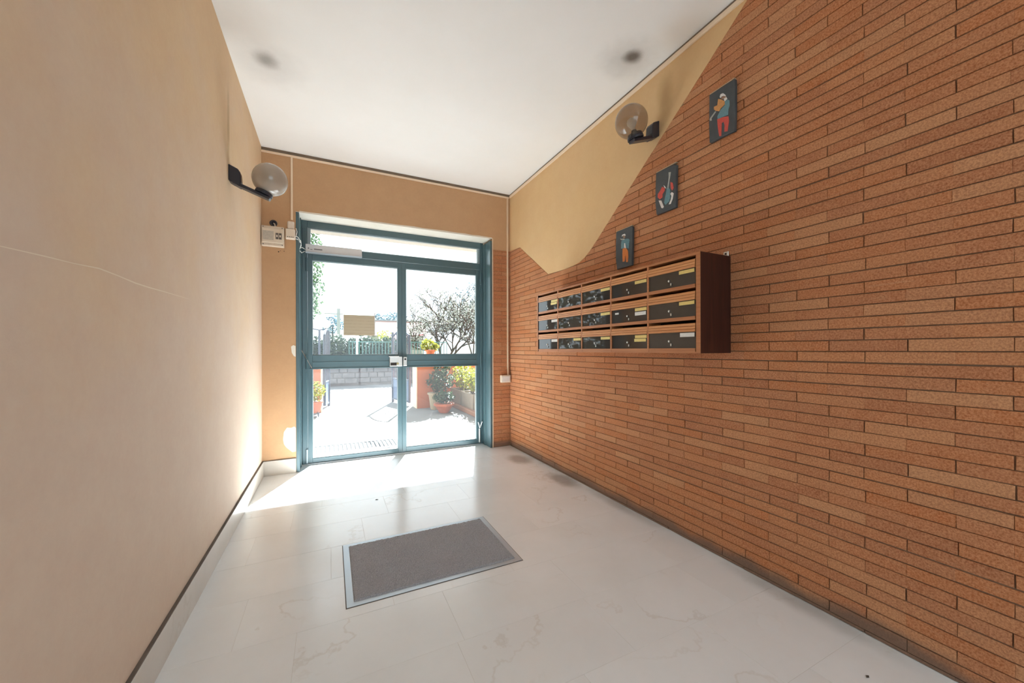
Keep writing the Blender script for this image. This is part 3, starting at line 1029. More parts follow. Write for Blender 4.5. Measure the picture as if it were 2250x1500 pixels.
t = thing("junction_box", (-0.35, Y0, 2.235), "milky square junction box between fuse box and door frame", "junction box")
MB().box(-0.385, -0.306, Y0 - 0.045, Y0, 2.250, 2.345).build("box_body", M['clear_cover'], t, bevel=0.006, seg=2)
MB().box(-0.372, -0.312, Y0 - 0.030, Y0, 2.347, 2.425).build("upper_cover", M['clear_cover'], t, bevel=0.012, seg=2)
MB().box(-0.379, -0.312, Y0 - 0.048, Y0 - 0.045, 2.256, 2.338).build("cover_plate", M['cream'], t, bevel=0.002)
for i in range(4):
    MB().box(-0.371 + 0.015 * i, -0.363 + 0.015 * i, Y0 - 0.0495, Y0 - 0.048, 2.262, 2.270).build("terminal_slot", M['breaker'], t)
cab = MB()
cab.tube([(-0.318, Y0 - 0.03, 2.262), (-0.298, Y0 - 0.03, 2.285), (-0.290, Y0 - 0.02, 2.33), (-0.300, Y0 - 0.015, 2.365)], 0.0035, 6)
cab.tube([(-0.310, Y0 - 0.035, 2.268), (-0.288, Y0 - 0.02, 2.285), (-0.262, Y0 + 0.02, 2.255), (-0.262, Y0 + 0.08, 2.225), (-0.28, Y0 + 0.12, 2.19), (-0.262, Y0 + 0.15, 2.17), (-0.235, Y0 + 0.19, 2.20)], 0.0035, 6)
cab.tube([(-0.312, Y0 - 0.035, 2.258), (-0.285, Y0 - 0.01, 2.262), (-0.258, Y0 + 0.03, 2.235), (-0.270, Y0 + 0.09, 2.205), (-0.255, Y0 + 0.15, 2.225), (-0.23, Y0 + 0.19, 2.215)], 0.003, 6)
tag(cab.build("white_cable", M['white_wire'], smooth=True), "tangled thin white cables running to the door opener", "cable")

# ------------------------------------------------------------------ globe wall lamps
def wall_lamp(xw, y, zbase, sgn, label, globe_mat):
    """sgn: direction away from the wall; the arm slopes down from the base plate, the globe stands on it"""
    t = thing("globe_wall_lamp", (xw, y, zbase), label, "wall lamp", "globe wall lamps")
    m = MB()
    # backplate, a box rounded off at its front
    prof = [(0.0, -0.005), (0.012, -0.012), (0.060, -0.036), (0.066, 0.0), (0.062, 0.055), (0.050, 0.075), (0.0, 0.098)]
    vs = [(xw + sgn * a, y - 0.030, zbase + b) for a, b in prof]
    vs2 = [(xw + sgn * a, y + 0.030, zbase + b) for a, b in prof]
    n = len(prof)
    m.add(vs + vs2, [tuple(range(n)), tuple(range(2 * n - 1, n - 1, -1))] + [(i, n + i, n + (i + 1) % n, (i + 1) % n) for i in range(n)])
    m.build("base_plate", M['black'], t, bevel=0.003)
    tilt = R(20)
    dirv = Vector((sgn * math.cos(tilt), 0, -math.sin(tilt)))
    nrm = Vector((sgn * math.sin(tilt), 0, math.cos(tilt)))
    start = Vector((xw + sgn * 0.02, y, zbase - 0.008))
    L = 0.215
    ax = Matrix((dirv, Vector((0, 1, 0)), nrm)).transposed().to_4x4()
    mid = start + dirv * (L / 2)
    m = MB().obox(Matrix.Translation(mid) @ ax, L, 0.052, 0.020)
    m.build("arm", M['black'], t, bevel=0.004)
    cup = start + dirv * (L - 0.045) + nrm * 0.010
    mc = Matrix.Translation(cup) @ ax
    MB().lathe([(0.052, 0.0), (0.052, 0.012), (0.045, 0.035), (0.034, 0.036), (0.034, 0.002)], 24, mc).build("globe_cup", M['black'], t, smooth=False)
    MB().lathe([(0.018, 0.0), (0.018, 0.055), (0.012, 0.058)], 14, mc).build("lamp_holder", M['black'], t)
    bulb = MB().lathe([(0.011, 0.056), (0.013, 0.066), (0.030, 0.095), (0.031, 0.110), (0.022, 0.128), (0.0001, 0.136)], 18, mc)
    bulb.build("bulb", M['bulb'], t, smooth=True)
    c = cup + nrm * 0.112
    MB().sphere(c, 0.104, 40, 26).build("globe", globe_mat, t, smooth=True)
    return t


wall_lamp(XL, 2.955, 2.272, 1, "dusty smoked globe lamp on black bracket high on the ochre left wall", M['globe'])
wall_lamp(XR + 0.0015, 1.875, 2.630, -1, "clear smoked globe lamp on black bracket above the diagonal brick edge", M['globe_clear'])

# ------------------------------------------------------------------ letterboxes
MX, MY0, MY1, MZ0, MZ1 = 1.752, 1.345, 3.075, 1.163, 1.700
mail = thing("letterbox_bank", (1.875, 2.21, MZ0), "wooden bank of fifteen letterboxes with dark doors on the brick wall", "letterboxes")
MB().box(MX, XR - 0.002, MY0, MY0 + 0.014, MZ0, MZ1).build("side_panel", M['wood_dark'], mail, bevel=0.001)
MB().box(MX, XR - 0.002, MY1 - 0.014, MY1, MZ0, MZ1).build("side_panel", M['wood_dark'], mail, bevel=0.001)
MB().box(MX - 0.002, MX - 0.0002, MY0, MY0 + 0.026, MZ0, MZ1).build("front_edge", M['wood'], mail)
MB().box(MX - 0.002, MX - 0.0002, MY1 - 0.016, MY1, MZ0, MZ1).build("front_edge", M['wood'], mail)
MB().box(MX, XR - 0.002, MY0 + 0.014, MY1 - 0.014, MZ1 - 0.012, MZ1).build("top_panel", M['wood'], mail)
MB().box(MX, XR - 0.002, MY0 + 0.014, MY1 - 0.014, MZ0, MZ0 + 0.008).build("bottom_panel", M['wood'], mail)
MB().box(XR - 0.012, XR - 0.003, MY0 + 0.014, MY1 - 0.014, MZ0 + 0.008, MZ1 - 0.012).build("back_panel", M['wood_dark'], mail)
IY0, IY1 = MY0 + 0.026, MY1 - 0.016
CW = (IY1 - IY0) / 5
CH = (MZ1 - 0.012 - MZ0 - 0.008) / 3
for i in range(1, 5):
    y = IY0 + CW * i
    MB().box(MX - 0.001, XR - 0.012, y - 0.006, y + 0.006, MZ0 + 0.008, MZ1 - 0.012).build("divider", M['wood'], mail)
_rng = random.Random(2)
# plates: (row from the top, column from the far end) -> list of kinds, brass or white
PLATES = {(0, 0): "bb", (0, 1): "", (0, 2): "b", (0, 3): "b", (0, 4): "b", (1, 0): "w", (1, 1): "", (1, 2): "b", (1, 3): "bw", (1, 4): "b",
          (2, 0): "w", (2, 1): "b", (2, 2): "b", (2, 3): "bb", (2, 4): "w"}
for col in range(5):
    ya = IY1 - CW * (col + 1) + 0.0065      # near side of the compartment
    yb_ = IY1 - CW * col - 0.0065
    for row in range(3):
        ztop = MZ1 - 0.012 - CH * row
        zbt = ztop - CH
        sh = MB().box(MX, XR - 0.012, ya, yb_, zbt, zbt + 0.007).box(MX - 0.0008, MX + 0.012, ya, yb_, zbt + 0.007, zbt + 0.019)
        sh.build("shelf", M['wood'], mail)
        MB().box(MX + 0.10, MX + 0.104, ya, yb_, zbt + 0.02, ztop).build("inner_back", M['dark'], mail)
        z1, z0 = ztop - 0.017, ztop - 0.064
        fl = MB()
        x0 = MX - 0.004
        prof = [(x0 + 0.010, z1), (x0 + 0.004, z1 - 0.004), (x0 + 0.0035, z1 - 0.016), (x0 + 0.0065, z1 - 0.0175), (x0 + 0.003, z1 - 0.019),
                (x0 + 0.002, z1 - 0.031), (x0 + 0.005, z1 - 0.0325), (x0 + 0.001, z1 - 0.034), (x0, z0), (x0 + 0.014, z0), (x0 + 0.018, z1)]
        n = len(prof)
        vs = [(a, ya, b) for a, b in prof] + [(a, yb_, b) for a, b in prof]
        fl.add(vs, [tuple(range(n))[::-1], tuple(range(n, 2 * n))] + [(i, (i + 1) % n, n + (i + 1) % n, n + i) for i in range(n)])
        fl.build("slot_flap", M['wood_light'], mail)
        tilt = _rng.uniform(-0.0012, 0.0012)
        d = MB()
        dz0, dz1 = zbt + 0.020, z0 - 0.001
        dx = MX + 0.004
        d.add([(dx + tilt, ya, dz0), (dx - tilt, yb_, dz0), (dx - tilt, yb_, dz1), (dx + tilt, ya, dz1),
               (dx + 0.006, ya, dz0), (dx + 0.006, yb_, dz0), (dx + 0.006, yb_, dz1), (dx + 0.006, ya, dz1)],
              [(0, 1, 2, 3)[::-1], (4, 5, 6, 7), (0, 4, 5, 1)[::-1], (2, 6, 7, 3)[::-1], (1, 5, 6, 2)[::-1], (0, 3, 7, 4)[::-1]])
        dr = d.build("letterbox_door", M['smoke'], mail)
        for q, kind in enumerate(PLATES[(row, col)]):
            w_, h_ = (0.098, 0.019) if kind == 'b' else (0.092, 0.022)
            py = ya + 0.006 + (0.006 * q)
            pz = dz1 - 0.004 - h_ - q * (h_ + 0.003)
            pl = MB().box(dx - 0.0032, dx - 0.0014, py, py + w_, pz, pz + h_).build("name_plate", M['brass'] if kind == 'b' else M['white_plate'], dr)
        if (row, col) == (1, 3):
            MB().box(dx - 0.0032, dx - 0.0014, yb_ - 0.07, yb_ - 0.035, dz1 - 0.030, dz1 - 0.018).build("name_plate", M['white_plate'], dr)
        ly = ya + CW * 0.47
        MB().lathe([(0.0062, 0), (0.0062, 0.005), (0.004, 0.006)], 12, Matrix.Translation((dx - 0.0005, ly + 0.014, dz0 + 0.040)) @ Matrix.Rotation(R(-90), 4, 'Y')).build("lock", M['steel'], dr)
        MB().box(dx - 0.006, dx - 0.0014, ly - 0.004, ly + 0.003, dz0 + 0.012, dz0 + 0.026).build("pull_tab", M['steel'], dr)
br = MB().box(XR - 0.008, XR - 0.002, MY0 + 0.01, MY0 + 0.04, MZ1 + 0.0005, MZ1 + 0.030)
br.build("wall_bracket", M['steel'], mail, bevel=0.002)
MB().lathe([(0.005, 0), (0.005, 0.003)], 10, Matrix.Translation((XR - 0.008, MY0 + 0.025, MZ1 + 0.017)) @ Matrix.Rotation(R(-90), 4, 'Y')).build("bracket_screw", M['dark'], mail)

# ------------------------------------------------------------------ painted slates
def slate(name, label, slab, figs):
    cyy = sum(p[0] for p in slab) / len(slab)
    t = thing(name, (XR, cyy, min(p[1] for p in slab)), label, "painting", "painted slates of musicians")
    MB().prism(slab, XR - 0.022, XR - 0.002, 'X').build("slab", M['slate'], t, bevel=0.003)
    zt = max(p[1] for p in slab)
    ys = [p[0] for p in slab if p[1] > zt - 0.03]
    MB().box(XR - 0.020, XR - 0.002, min(ys) + 0.004, max(ys) - 0.002, zt + 0.0002, zt + 0.005).build("mortar_edge", M['slate_edge'], t)
    for i, (nm, mt, poly) in enumerate(figs):
        MB().prism(poly, XR - 0.0226 - 0.0003 * i, XR - 0.0219, 'X').build(nm, M[mt], t)


slate("painted_slate", "dark slate painted with a violinist in red trousers, topmost of the three",
      [(1.459, 2.656), (1.306, 2.652), (1.304, 2.619), (1.305, 2.484), (1.307, 2.369), (1.382, 2.376), (1.459, 2.378), (1.462, 2.496), (1.46, 2.6)], [
          ("painted_jacket", 'p_teal', [(1.348, 2.564), (1.336, 2.552), (1.335, 2.522), (1.342, 2.505), (1.344, 2.477), (1.374, 2.483), (1.407, 2.486), (1.408, 2.505), (1.39, 2.528), (1.363, 2.543), (1.363, 2.561)]),
          ("painted_trousers", 'p_red', [(1.409, 2.488), (1.374, 2.481), (1.342, 2.468), (1.339, 2.441), (1.347, 2.388), (1.366, 2.395), (1.365, 2.432), (1.371, 2.454), (1.381, 2.451), (1.384, 2.381), (1.397, 2.386), (1.405, 2.439)]),
          ("painted_head", 'p_skin', [(1.387, 2.595), (1.368, 2.597), (1.356, 2.584), (1.36, 2.574), (1.376, 2.581)]),
          ("painted_cap", 'p_white', [(1.393, 2.604), (1.388, 2.617), (1.373, 2.614), (1.359, 2.596), (1.356, 2.584), (1.368, 2.597), (1.382, 2.6), (1.387, 2.595)]),
          ("painted_violin", 'p_ochre', [(1.402, 2.599), (1.384, 2.586), (1.364, 2.564), (1.363, 2.545), (1.387, 2.537), (1.396, 2.526), (1.418, 2.541), (1.428, 2.555), (1.428, 2.57), (1.407, 2.566), (1.405, 2.583)]),
          ("painted_violin_neck", 'p_grey', [(1.421, 2.54), (1.414, 2.534), (1.429, 2.522), (1.443, 2.512), (1.442, 2.499), (1.453, 2.504), (1.455, 2.514), (1.448, 2.522)]),
          ("painted_collar", 'p_white', [(1.368, 2.579), (1.353, 2.58), (1.348, 2.567), (1.363, 2.562)])])
slate("painted_slate", "dark slate painted with a cello player in red sleeves, middle of the three",
      [(1.856, 2.372), (1.704, 2.365), (1.689, 2.356), (1.694, 2.215), (1.693, 2.087), (1.764, 2.088), (1.853, 2.09), (1.863, 2.175), (1.861, 2.281)], [
          ("painted_sleeve", 'p_red', [(1.802, 2.26), (1.781, 2.244), (1.781, 2.226), (1.799, 2.21), (1.799, 2.189), (1.822, 2.182), (1.841, 2.204), (1.839, 2.225), (1.819, 2.241)]),
          ("painted_sleeve", 'p_red', [(1.735, 2.264), (1.717, 2.252), (1.71, 2.217), (1.72, 2.203), (1.732, 2.223)]),
          ("painted_cello", 'p_teal', [(1.764, 2.235), (1.751, 2.238), (1.738, 2.215), (1.737, 2.166), (1.745, 2.143), (1.774, 2.13), (1.786, 2.148), (1.781, 2.174), (1.773, 2.195)]),
          ("painted_cello_neck", 'p_grey', [(1.749, 2.332), (1.73, 2.326), (1.735, 2.303), (1.741, 2.28), (1.748, 2.241), (1.754, 2.223), (1.759, 2.243), (1.751, 2.278), (1.748, 2.303)]),
          ("painted_hand", 'p_white', [(1.791, 2.265), (1.781, 2.257), (1.767, 2.234), (1.781, 2.244)]),
          ("painted_trouser_leg", 'p_white', [(1.831, 2.178), (1.809, 2.172), (1.788, 2.122), (1.796, 2.115), (1.808, 2.121)]),
          ("painted_trouser_leg", 'p_white', [(1.735, 2.188), (1.723, 2.194), (1.709, 2.181), (1.717, 2.148), (1.732, 2.121), (1.748, 2.124), (1.732, 2.149), (1.726, 2.17)])])
slate("painted_slate", "dark slate painted with a flute player in orange trousers, just above the letterboxes",
      [(2.249, 2.086), (2.091, 2.085), (2.076, 2.078), (2.078, 1.957), (2.082, 1.798), (2.168, 1.795), (2.241, 1.796), (2.254, 1.874), (2.253, 2.002)], [
          ("painted_jacket", 'p_teal', [(2.187, 2.005), (2.153, 2.006), (2.118, 2.002), (2.103, 1.988), (2.108, 1.965), (2.112, 1.927), (2.139, 1.938), (2.141, 1.963), (2.16, 1.968), (2.162, 1.943), (2.193, 1.944), (2.194, 1.982)]),
          ("painted_trousers", 'p_orange', [(2.177, 1.942), (2.153, 1.939), (2.139, 1.936), (2.12, 1.911), (2.117, 1.869), (2.121, 1.83), (2.14, 1.832), (2.148, 1.886), (2.154, 1.84), (2.177, 1.842), (2.179, 1.895)]),
          ("painted_shirt", 'p_white', [(2.159, 1.978), (2.15, 1.976), (2.141, 1.937), (2.161, 1.942)]),
          ("painted_head", 'p_skin', [(2.176, 2.036), (2.148, 2.029), (2.15, 2.015), (2.167, 2.018)]),
          ("painted_cap", 'p_white', [(2.187, 2.035), (2.178, 2.047), (2.153, 2.047), (2.144, 2.037), (2.146, 2.029), (2.167, 2.038)]),
          ("painted_flute", 'p_grey', [(2.203, 2.027), (2.193, 2.019), (2.157, 2.011), (2.153, 2.001), (2.193, 2.011)])])

# ------------------------------------------------------------------ door mat
dm = thing("door_mat", (0.517, 2.185, 0), "grey pile door mat set in a thin metal frame on the floor", "door mat")
A0, A1, B0, B1 = 0.064, 0.969, 1.878, 2.489
fr = MB()
w = 0.030
for b in ((A0, A1, B0, B0 + w), (A0, A1, B1 - w, B1), (A0, A0 + w, B0 + w, B1 - w), (A1 - w, A1, B0 + w, B1 - w)):
    fr.box(b[0], b[1], b[2], b[3], 0.0, 0.0028)
fr.build("mat_frame", simple("frame_alu", (0.46, 0.50, 0.54), 0.4, metal=0.5, var=0.05), dm)
gap = MB()
for b in ((A0 - 0.004, A1 + 0.004, B0 - 0.004, B0), (A0 - 0.004, A1 + 0.004, B1, B1 + 0.004), (A0 - 0.004, A0, B0, B1), (A1, A1 + 0.004, B0, B1)):
    gap.box(b[0], b[1], b[2], b[3], 0.0, 0.0008)
gap.build("frame_joint", M['dirt_line'], dm)
_rng = random.Random(9)
nx, ny = 170, 110
pm = MB()
xa, xb, ya, yb_ = A0 + w + 0.002, A1 - w - 0.002, B0 + w + 0.002, B1 - w - 0.002
for j in range(ny + 1):
    for i in range(nx + 1):
        edge = i in (0, nx) or j in (0, ny)
        pm.v.append((xa + (xb - xa) * i / nx, ya + (yb_ - ya) * j / ny, 0.001 if edge else 0.009 + _rng.uniform(-0.0022, 0.0022)))
for j in range(ny):
    for i in range(nx):
        a = j * (nx + 1) + i
        pm.f.append((a, a + 1, a + nx + 2, a + nx + 1))
pm.build("mat_pile", M['pile'], dm)

# dry leaf crumbs on the floor
for i, (x, y, s, lb) in enumerate(((-0.329, 3.459, 0.010, "dark dry crumb in the sun patch, leftmost of three in a row"),
                                   (-0.275, 3.445, 0.008, "dark dry crumb in the sun patch, middle of three in a row"),
                                   (-0.249, 3.44, 0.009, "dark dry crumb in the sun patch, rightmost of three in a row"),
                                   (-0.50, 3.478, 0.012, "dark dry crumb by the skirting at the edge of the sun patch"),
                                   (0.326, 3.138, 0.014, "small curled leaf scrap between sun patch and door mat"),
                                   (1.743, 0.662, 0.010, "dark leaf scrap on bare marble near the brick wall"))):
    mb = MB()
    mb.add([(x - s, y, 0.0012), (x - s * 0.2, y + s * 0.5, 0.004), (x + s, y + s * 0.15, 0.0015), (x + s * 0.1, y - s * 0.4, 0.0012), (x, y, 0.0005)],
           [(0, 3, 2, 1), (0, 1, 4), (1, 2, 4), (2, 3, 4), (3, 0, 4)])
    tag(mb.build("leaf_crumb", simple("dry_leaf", (0.07, 0.055, 0.04), 0.9)), lb, "leaf scrap", "scraps on the floor")

# ================================================================== OUTSIDE
GZ = -0.03
ground = structure(MB().box(-14, 20, YD + 0.001, 10.0, GZ - 0.15, GZ).box(-14, 20, -14, YB - 0.2, GZ - 0.15, GZ).build("floor_outside", M['pavement']), "pale paved forecourt outside the door")
structure(MB().box(OX0, OX1, 4.492, YF + 0.05, GZ, -0.005).build("trim_5", M['skirting']), "marble outer door sill")
for i, (ya, yb_) in enumerate(((7.22, 7.50), (6.75, 7.02), (6.22, 6.52), (5.70, 6.00))):
    MB().box(0.10 + 0.02 * i, 0.46 + 0.02 * i, ya, yb_, GZ, GZ + 0.006).build("paving_slab", M['paver'], ground, bevel=0.002)
structure(MB().box(-30, 40, 10.0, 14.5, GZ - 0.2, GZ - 0.05).build("floor_street", M['asphalt']), "pale asphalt street beyond the gate")
structure(MB().box(-60, 70, 14.9, 90, GZ - 0.3, GZ + 0.2).build("floor_far", simple("far_grass", (0.10, 0.14, 0.06), 0.9, var=0.3, vscale=0.5)), "ground beyond the street wall")

g = thing("floor_grate", (0.2, 5.1, GZ), "metal scraper grate sunk in front of the entrance door", "grate")
gx0, gx1, gy0, gy1 = -0.42, 0.80, 4.885, 5.31
MB().box(gx0, gx1, gy0, gy0 + 0.02, GZ, GZ + 0.014).box(gx0, gx1, gy1 - 0.02, gy1, GZ, GZ + 0.014).box(gx0, gx0 + 0.02, gy0 + 0.02, gy1 - 0.02, GZ, GZ + 0.014).box(gx1 - 0.02, gx1, gy0 + 0.02, gy1 - 0.02, GZ, GZ + 0.014).build("grate_frame", M['alu'], g)
MB().box(gx0 + 0.02, gx1 - 0.02, gy0 + 0.02, gy1 - 0.02, GZ, GZ + 0.002).build("pit", simple("grate_pit", (0.035, 0.035, 0.037), 0.9, spec=0.1), g)
n = 25
for i in range(n):
    x = gx0 + 0.03 + (gx1 - gx0 - 0.08) * i / (n - 1)
    MB().box(x, x + 0.022, gy0 + 0.02, gy1 - 0.02, GZ + 0.002, GZ + 0.013).build("bar", M['grate_bar'], g)

# ---- gate pillars and low wall
p = thing("gate_pillar", (1.80, 8.05, GZ), "orange rendered gate pillar with cream side, right of the open gate", "pillar", "gate pillars")
MB().box(1.615, 2.02, 7.86, 8.26, GZ, 1.0).build("shaft", M['orange_wall'], p)
MB().box(1.597, 1.6145, 7.862, 8.258, GZ, 1.0).build("side_facing", M['cream_wall'], p)
MB().box(1.575, 2.05, 7.83, 8.29, 1.0, 1.045).build("cap", M['cream_wall'], p, bevel=0.01)
p = thing("gate_pillar", (-0.38, 8.4, GZ), "orange rendered gate pillar left of the open gate", "pillar", "gate pillars")
MB().box(-0.62, -0.175, 8.2, 8.6, GZ, 1.0).build("shaft", M['orange_wall'], p)
MB().box(-0.1745, -0.150, 8.202, 8.598, GZ, 1.0).build("side_facing", M['cream_wall'], p)
MB().box(-0.65, -0.13, 8.17, 8.63, 1.0, 1.045).build("cap", M['cream_wall'], p, bevel=0.01)
structure(MB().box(2.02, 3.6, 8.30, 8.48, GZ, 1.02).build("wall_garden", M['orange_wall']), "low orange garden wall behind the potted shrubs")
structure(MB().box(-6, -0.62, 8.34, 8.5, GZ, 1.02).build("wall_garden_left", M['orange_wall']), "low orange garden wall left of the gate")


def gate_leaf(a, b, label):
    a, b = Vector(a), Vector(b)
    t = thing("gate_leaf", (a.x, a.y, GZ), label, "gate", "open gate leaves")
    z0, z1 = GZ + 0.06, 1.50
    L = b - a
    P = lambda s, z: (a.x + L.x * s, a.y + L.y * s, z)
    MB().tube([P(0, z0), P(0, z1)], 0.028, 8).build("hinge_stile", M['gate'], t)
    MB().tube([P(1, GZ), P(1, z1 + 0.10)], 0.030, 8).build("closing_stile", M['gate'], t)
    MB().tube([P(0, z0 + 0.02), P(1, z0 + 0.02)], 0.022, 8).build("bottom_rail", M['gate'], t)
    MB().tube([P(0, 0.52), P(1, 0.52)], 0.018, 8).build("middle_rail", M['gate'], t)
    MB().tube([P(i / 8, z1 + 0.12 * math.sin(math.pi * i / 8)) for i in range(9)], 0.020, 8).build("arched_rail", M['gate'], t)
    nb = 8
    for i in range(1, nb):
        s = i / nb
        MB().tube([P(s, 0.52), P(s, z1 + 0.12 * math.sin(math.pi * s))], 0.010, 6).build("bar", M['gate'], t)
    nrm = Vector((-L.y, L.x, 0)).normalized() * 0.006
    c = [Vector(P(0.03, z0 + 0.04)), Vector(P(0.97, z0 + 0.04)), Vector(P(0.97, 0.50)), Vector(P(0.03, 0.50))]
    MB().add([q - nrm for q in c] + [q + nrm for q in c], [(3, 2, 1, 0), (4, 5, 6, 7), (0, 1, 5, 4), (1, 2, 6, 5), (2, 3, 7, 6), (3, 0, 4, 7)]).build("lower_panel", M['gate_panel'], t)
    for i in range(3):
        s = 0.2 + 0.3 * i
        MB().tube([P(s + 0.06 * math.cos(k * math.pi / 6), 0.98 + 0.10 * math.sin(k * math.pi / 6)) for k in range(13)], 0.008, 5, caps=False).build("scroll", M['gate'], t)
    return t


gate_leaf((1.55, 8.36, 0), (1.315, 9.15, 0), "dark blue iron gate leaf standing open at the right pillar")
gate_leaf((-0.115, 8.70, 0), (-0.038, 9.12, 0), "dark blue iron gate leaf standing open at the left pillar")


# ---- pots and plants
def pot(name, label, cat, c, prof, mat, foliage, leafmat, leafsize, group=None, n=20, stems=0, feet=False, rim=None):
    """prof: profile of the pot; foliage: list of (offset, radii, count)"""
    t = thing(name, c, label, cat, group)
    m = Matrix.Translation(c)
    top = prof[-1]
    outer = prof + [(top[0] - 0.014, top[1]), (top[0] - 0.016, top[1] - 0.03), (0.0001, top[1] - 0.03)]
    MB().lathe(outer, n, m).build("pot", M[mat], t, smooth=False)
    MB().lathe([(top[0] - 0.017, top[1] - 0.034), (0.0001, top[1] - 0.022)], n, m).build("soil", M['soil'], t)
    if rim:
        MB().lathe([(top[0], top[1] - rim), (top[0] + 0.012, top[1] - rim), (top[0] + 0.012, top[1] + 0.004), (top[0] - 0.004, top[1] + 0.004)], n, m).build("rim", M[mat], t)
    rg = random.Random(hash(label) % 1000 if False else len(label) * 7)
    lv = MB()
    for off, rad, cnt in foliage:
        lv.leaves((c[0] + off[0], c[1] + off[1], c[2] + off[2]), rad, cnt, leafsize, rg, 0.25, 0.42)
    lv.build("foliage", M[leafmat], t, kind="stuff")
    st = MB()
    for off, rad, cnt in foliage:
        for _ in range(max(3, stems)):
            st.tube([(c[0] + rg.uniform(-0.04, 0.04), c[1] + rg.uniform(-0.04, 0.04), c[2] + top[1] - 0.03),
                     (c[0] + off[0] * 0.6 + rg.uniform(-0.05, 0.05), c[1] + off[1] * 0.6 + rg.uniform(-0.05, 0.05), c[2] + (top[1] + off[2]) / 2),
                     (c[0] + off[0] + rg.uniform(-0.6, 0.6) * rad[0], c[1] + off[1] + rg.uniform(-0.6, 0.6) * rad[1], c[2] + off[2] + rad[2] * 0.5)], [0.008, 0.006, 0.003], 5)
    st.build("stems", M['bark'], t)
    if feet:
        for sx in (-1, 1):
            for sy in (-1, 1):
                MB().tube([(c[0] + sx * prof[0][0] * 0.9, c[1] + sy * prof[0][0] * 0.9, GZ), (c[0] + sx * prof[0][0] * 0.8, c[1] + sy * prof[0][0] * 0.8, c[2] + 0.01)], 0.012, 6).build("stand_leg", M['gate'], t)
    return t


pot("bowl_planter", "low terracotta bowl planter with spreading green plant before the pillar", "potted plant", (1.98, 7.14, GZ),
    [(0.085, 0), (0.10, 0.02), (0.17, 0.13), (0.185, 0.175)], 'terracotta', [((0.0, 0, 0.30), (0.22, 0.18, 0.12), 420)], 'leaf_green', 0.035, rim=0.03)
pot("tall_planter", "tall cream planter with a bushy olive-green shrub beside the orange pillar", "potted plant", (1.93, 7.60, GZ),
    [(0.09, 0), (0.10, 0.02), (0.135, 0.28), (0.15, 0.34)], 'cream_pot', [((0.10, 0.0, 0.56), (0.29, 0.20, 0.24), 620), ((0.14, 0.02, 0.84), (0.17, 0.15, 0.16), 220)], 'leaf_olive', 0.040, rim=0.03)
pot("pillar_planter", "small terracotta pot with yellow-green plant on top of the right gate pillar", "potted plant", (1.93, 8.02, 1.045),
    [(0.07, 0), (0.10, 0.12), (0.105, 0.14)], 'terracotta', [((-0.06, 0, 0.25), (0.15, 0.13, 0.13), 210), ((0.10, 0, 0.19), (0.09, 0.09, 0.08), 80)], 'leaf_yellow', 0.042, rim=0.02)
pot("corner_planter", "terracotta pot on a stand with pale green plant by the left gate pillar", "potted plant", (-0.30, 7.80, GZ + 0.07),
    [(0.11, 0), (0.13, 0.04), (0.16, 0.17), (0.165, 0.20)], 'terracotta', [((0.02, 0, 0.38), (0.20, 0.18, 0.22), 330)], 'leaf_yellow', 0.040, feet=True, rim=0.025)

structure(MB().box(2.33, 3.0, 4.7, 8.29, GZ, 0.055).build("trim_6", M['kerb'], bevel=0.01), "terracotta kerb under the trough planters")
for i, (ya, yb_, lb, hgt, dens) in enumerate(((7.42, 8.12, "concrete trough of yellow-green shrubs nearest the garden wall", 0.58, 1.0),
                                             (6.66, 7.36, "concrete trough of yellow-green shrubs, middle of the kerb row", 0.46, 1.1),
                                             (5.90, 6.60, "concrete trough of yellow-green shrubs nearest the porch", 0.52, 1.0))):
    t = thing("trough_planter", (2.56, (ya + yb_) / 2, 0.055), lb, "planter", "trough planters on the kerb")
    m = MB().box(2.40, 2.74, ya, yb_, 0.055, 0.075)
    m.box(2.40, 2.425, ya, yb_, 0.075, 0.345).box(2.715, 2.74, ya, yb_, 0.075, 0.345).box(2.425, 2.715, ya, ya + 0.025, 0.075, 0.345).box(2.425, 2.715, yb_ - 0.025, yb_, 0.075, 0.345)
    m.build("trough", M['trough'], t, bevel=0.006)
    MB().box(2.426, 2.714, ya + 0.026, yb_ - 0.026, 0.075, 0.315).build("soil", M['soil'], t)
    rg = random.Random(40 + i)
    lv, st = MB(), MB()
    for q in range(3):
        yy = ya + (q + 0.5) * (yb_ - ya) / 3
        cc = (2.54 + rg.uniform(-0.04, 0.06), yy, 0.36 + hgt * 0.5)
        lv.leaves(cc, (0.20, 0.112, hgt * 0.55), int(240 * dens), 0.036, rg, 0.2, 0.45)
        for _ in range(4):
            st.tube([(cc[0] + rg.uniform(-.03, .03), yy + rg.uniform(-.03, .03), 0.30), (cc[0] + rg.uniform(-.12, .12), yy + rg.uniform(-.1, .1), 0.36 + hgt * rg.uniform(0.5, 0.9))], [0.008, 0.004], 5)
    lv.build("foliage", M['leaf_yellow'], t, kind="stuff")
    st.build("stems", M['bark'], t)

# ---- across the street
sw = MB()
structure(MB().box(-14, 16, 14.5, 14.9, GZ - 0.05, 0.98).build("wall_street", M['stone']), "low dark stone wall across the street")
_rng = random.Random(77)
ws = bpy.data.objects["wall_street"]
x = -2.2
for row in range(5):
    x = -2.4 + _rng.uniform(0, 0.2)
    z = 0.02 + row * 0.185
    while x < 4.2:
        w_ = _rng.uniform(0.22, 0.5)
        h_ = 0.17
        q = [(x + 0.012, z + 0.01), (x + w_ - 0.012, z + _rng.uniform(0, 0.02)), (x + w_ - 0.02, z + h_ - _rng.uniform(0, 0.02)), (x + 0.02, z + h_)]
        MB().prism(q, 14.44 + _rng.uniform(0, 0.03), 14.5, 'Y').build("stone", M['stone'], ws)
        x += w_


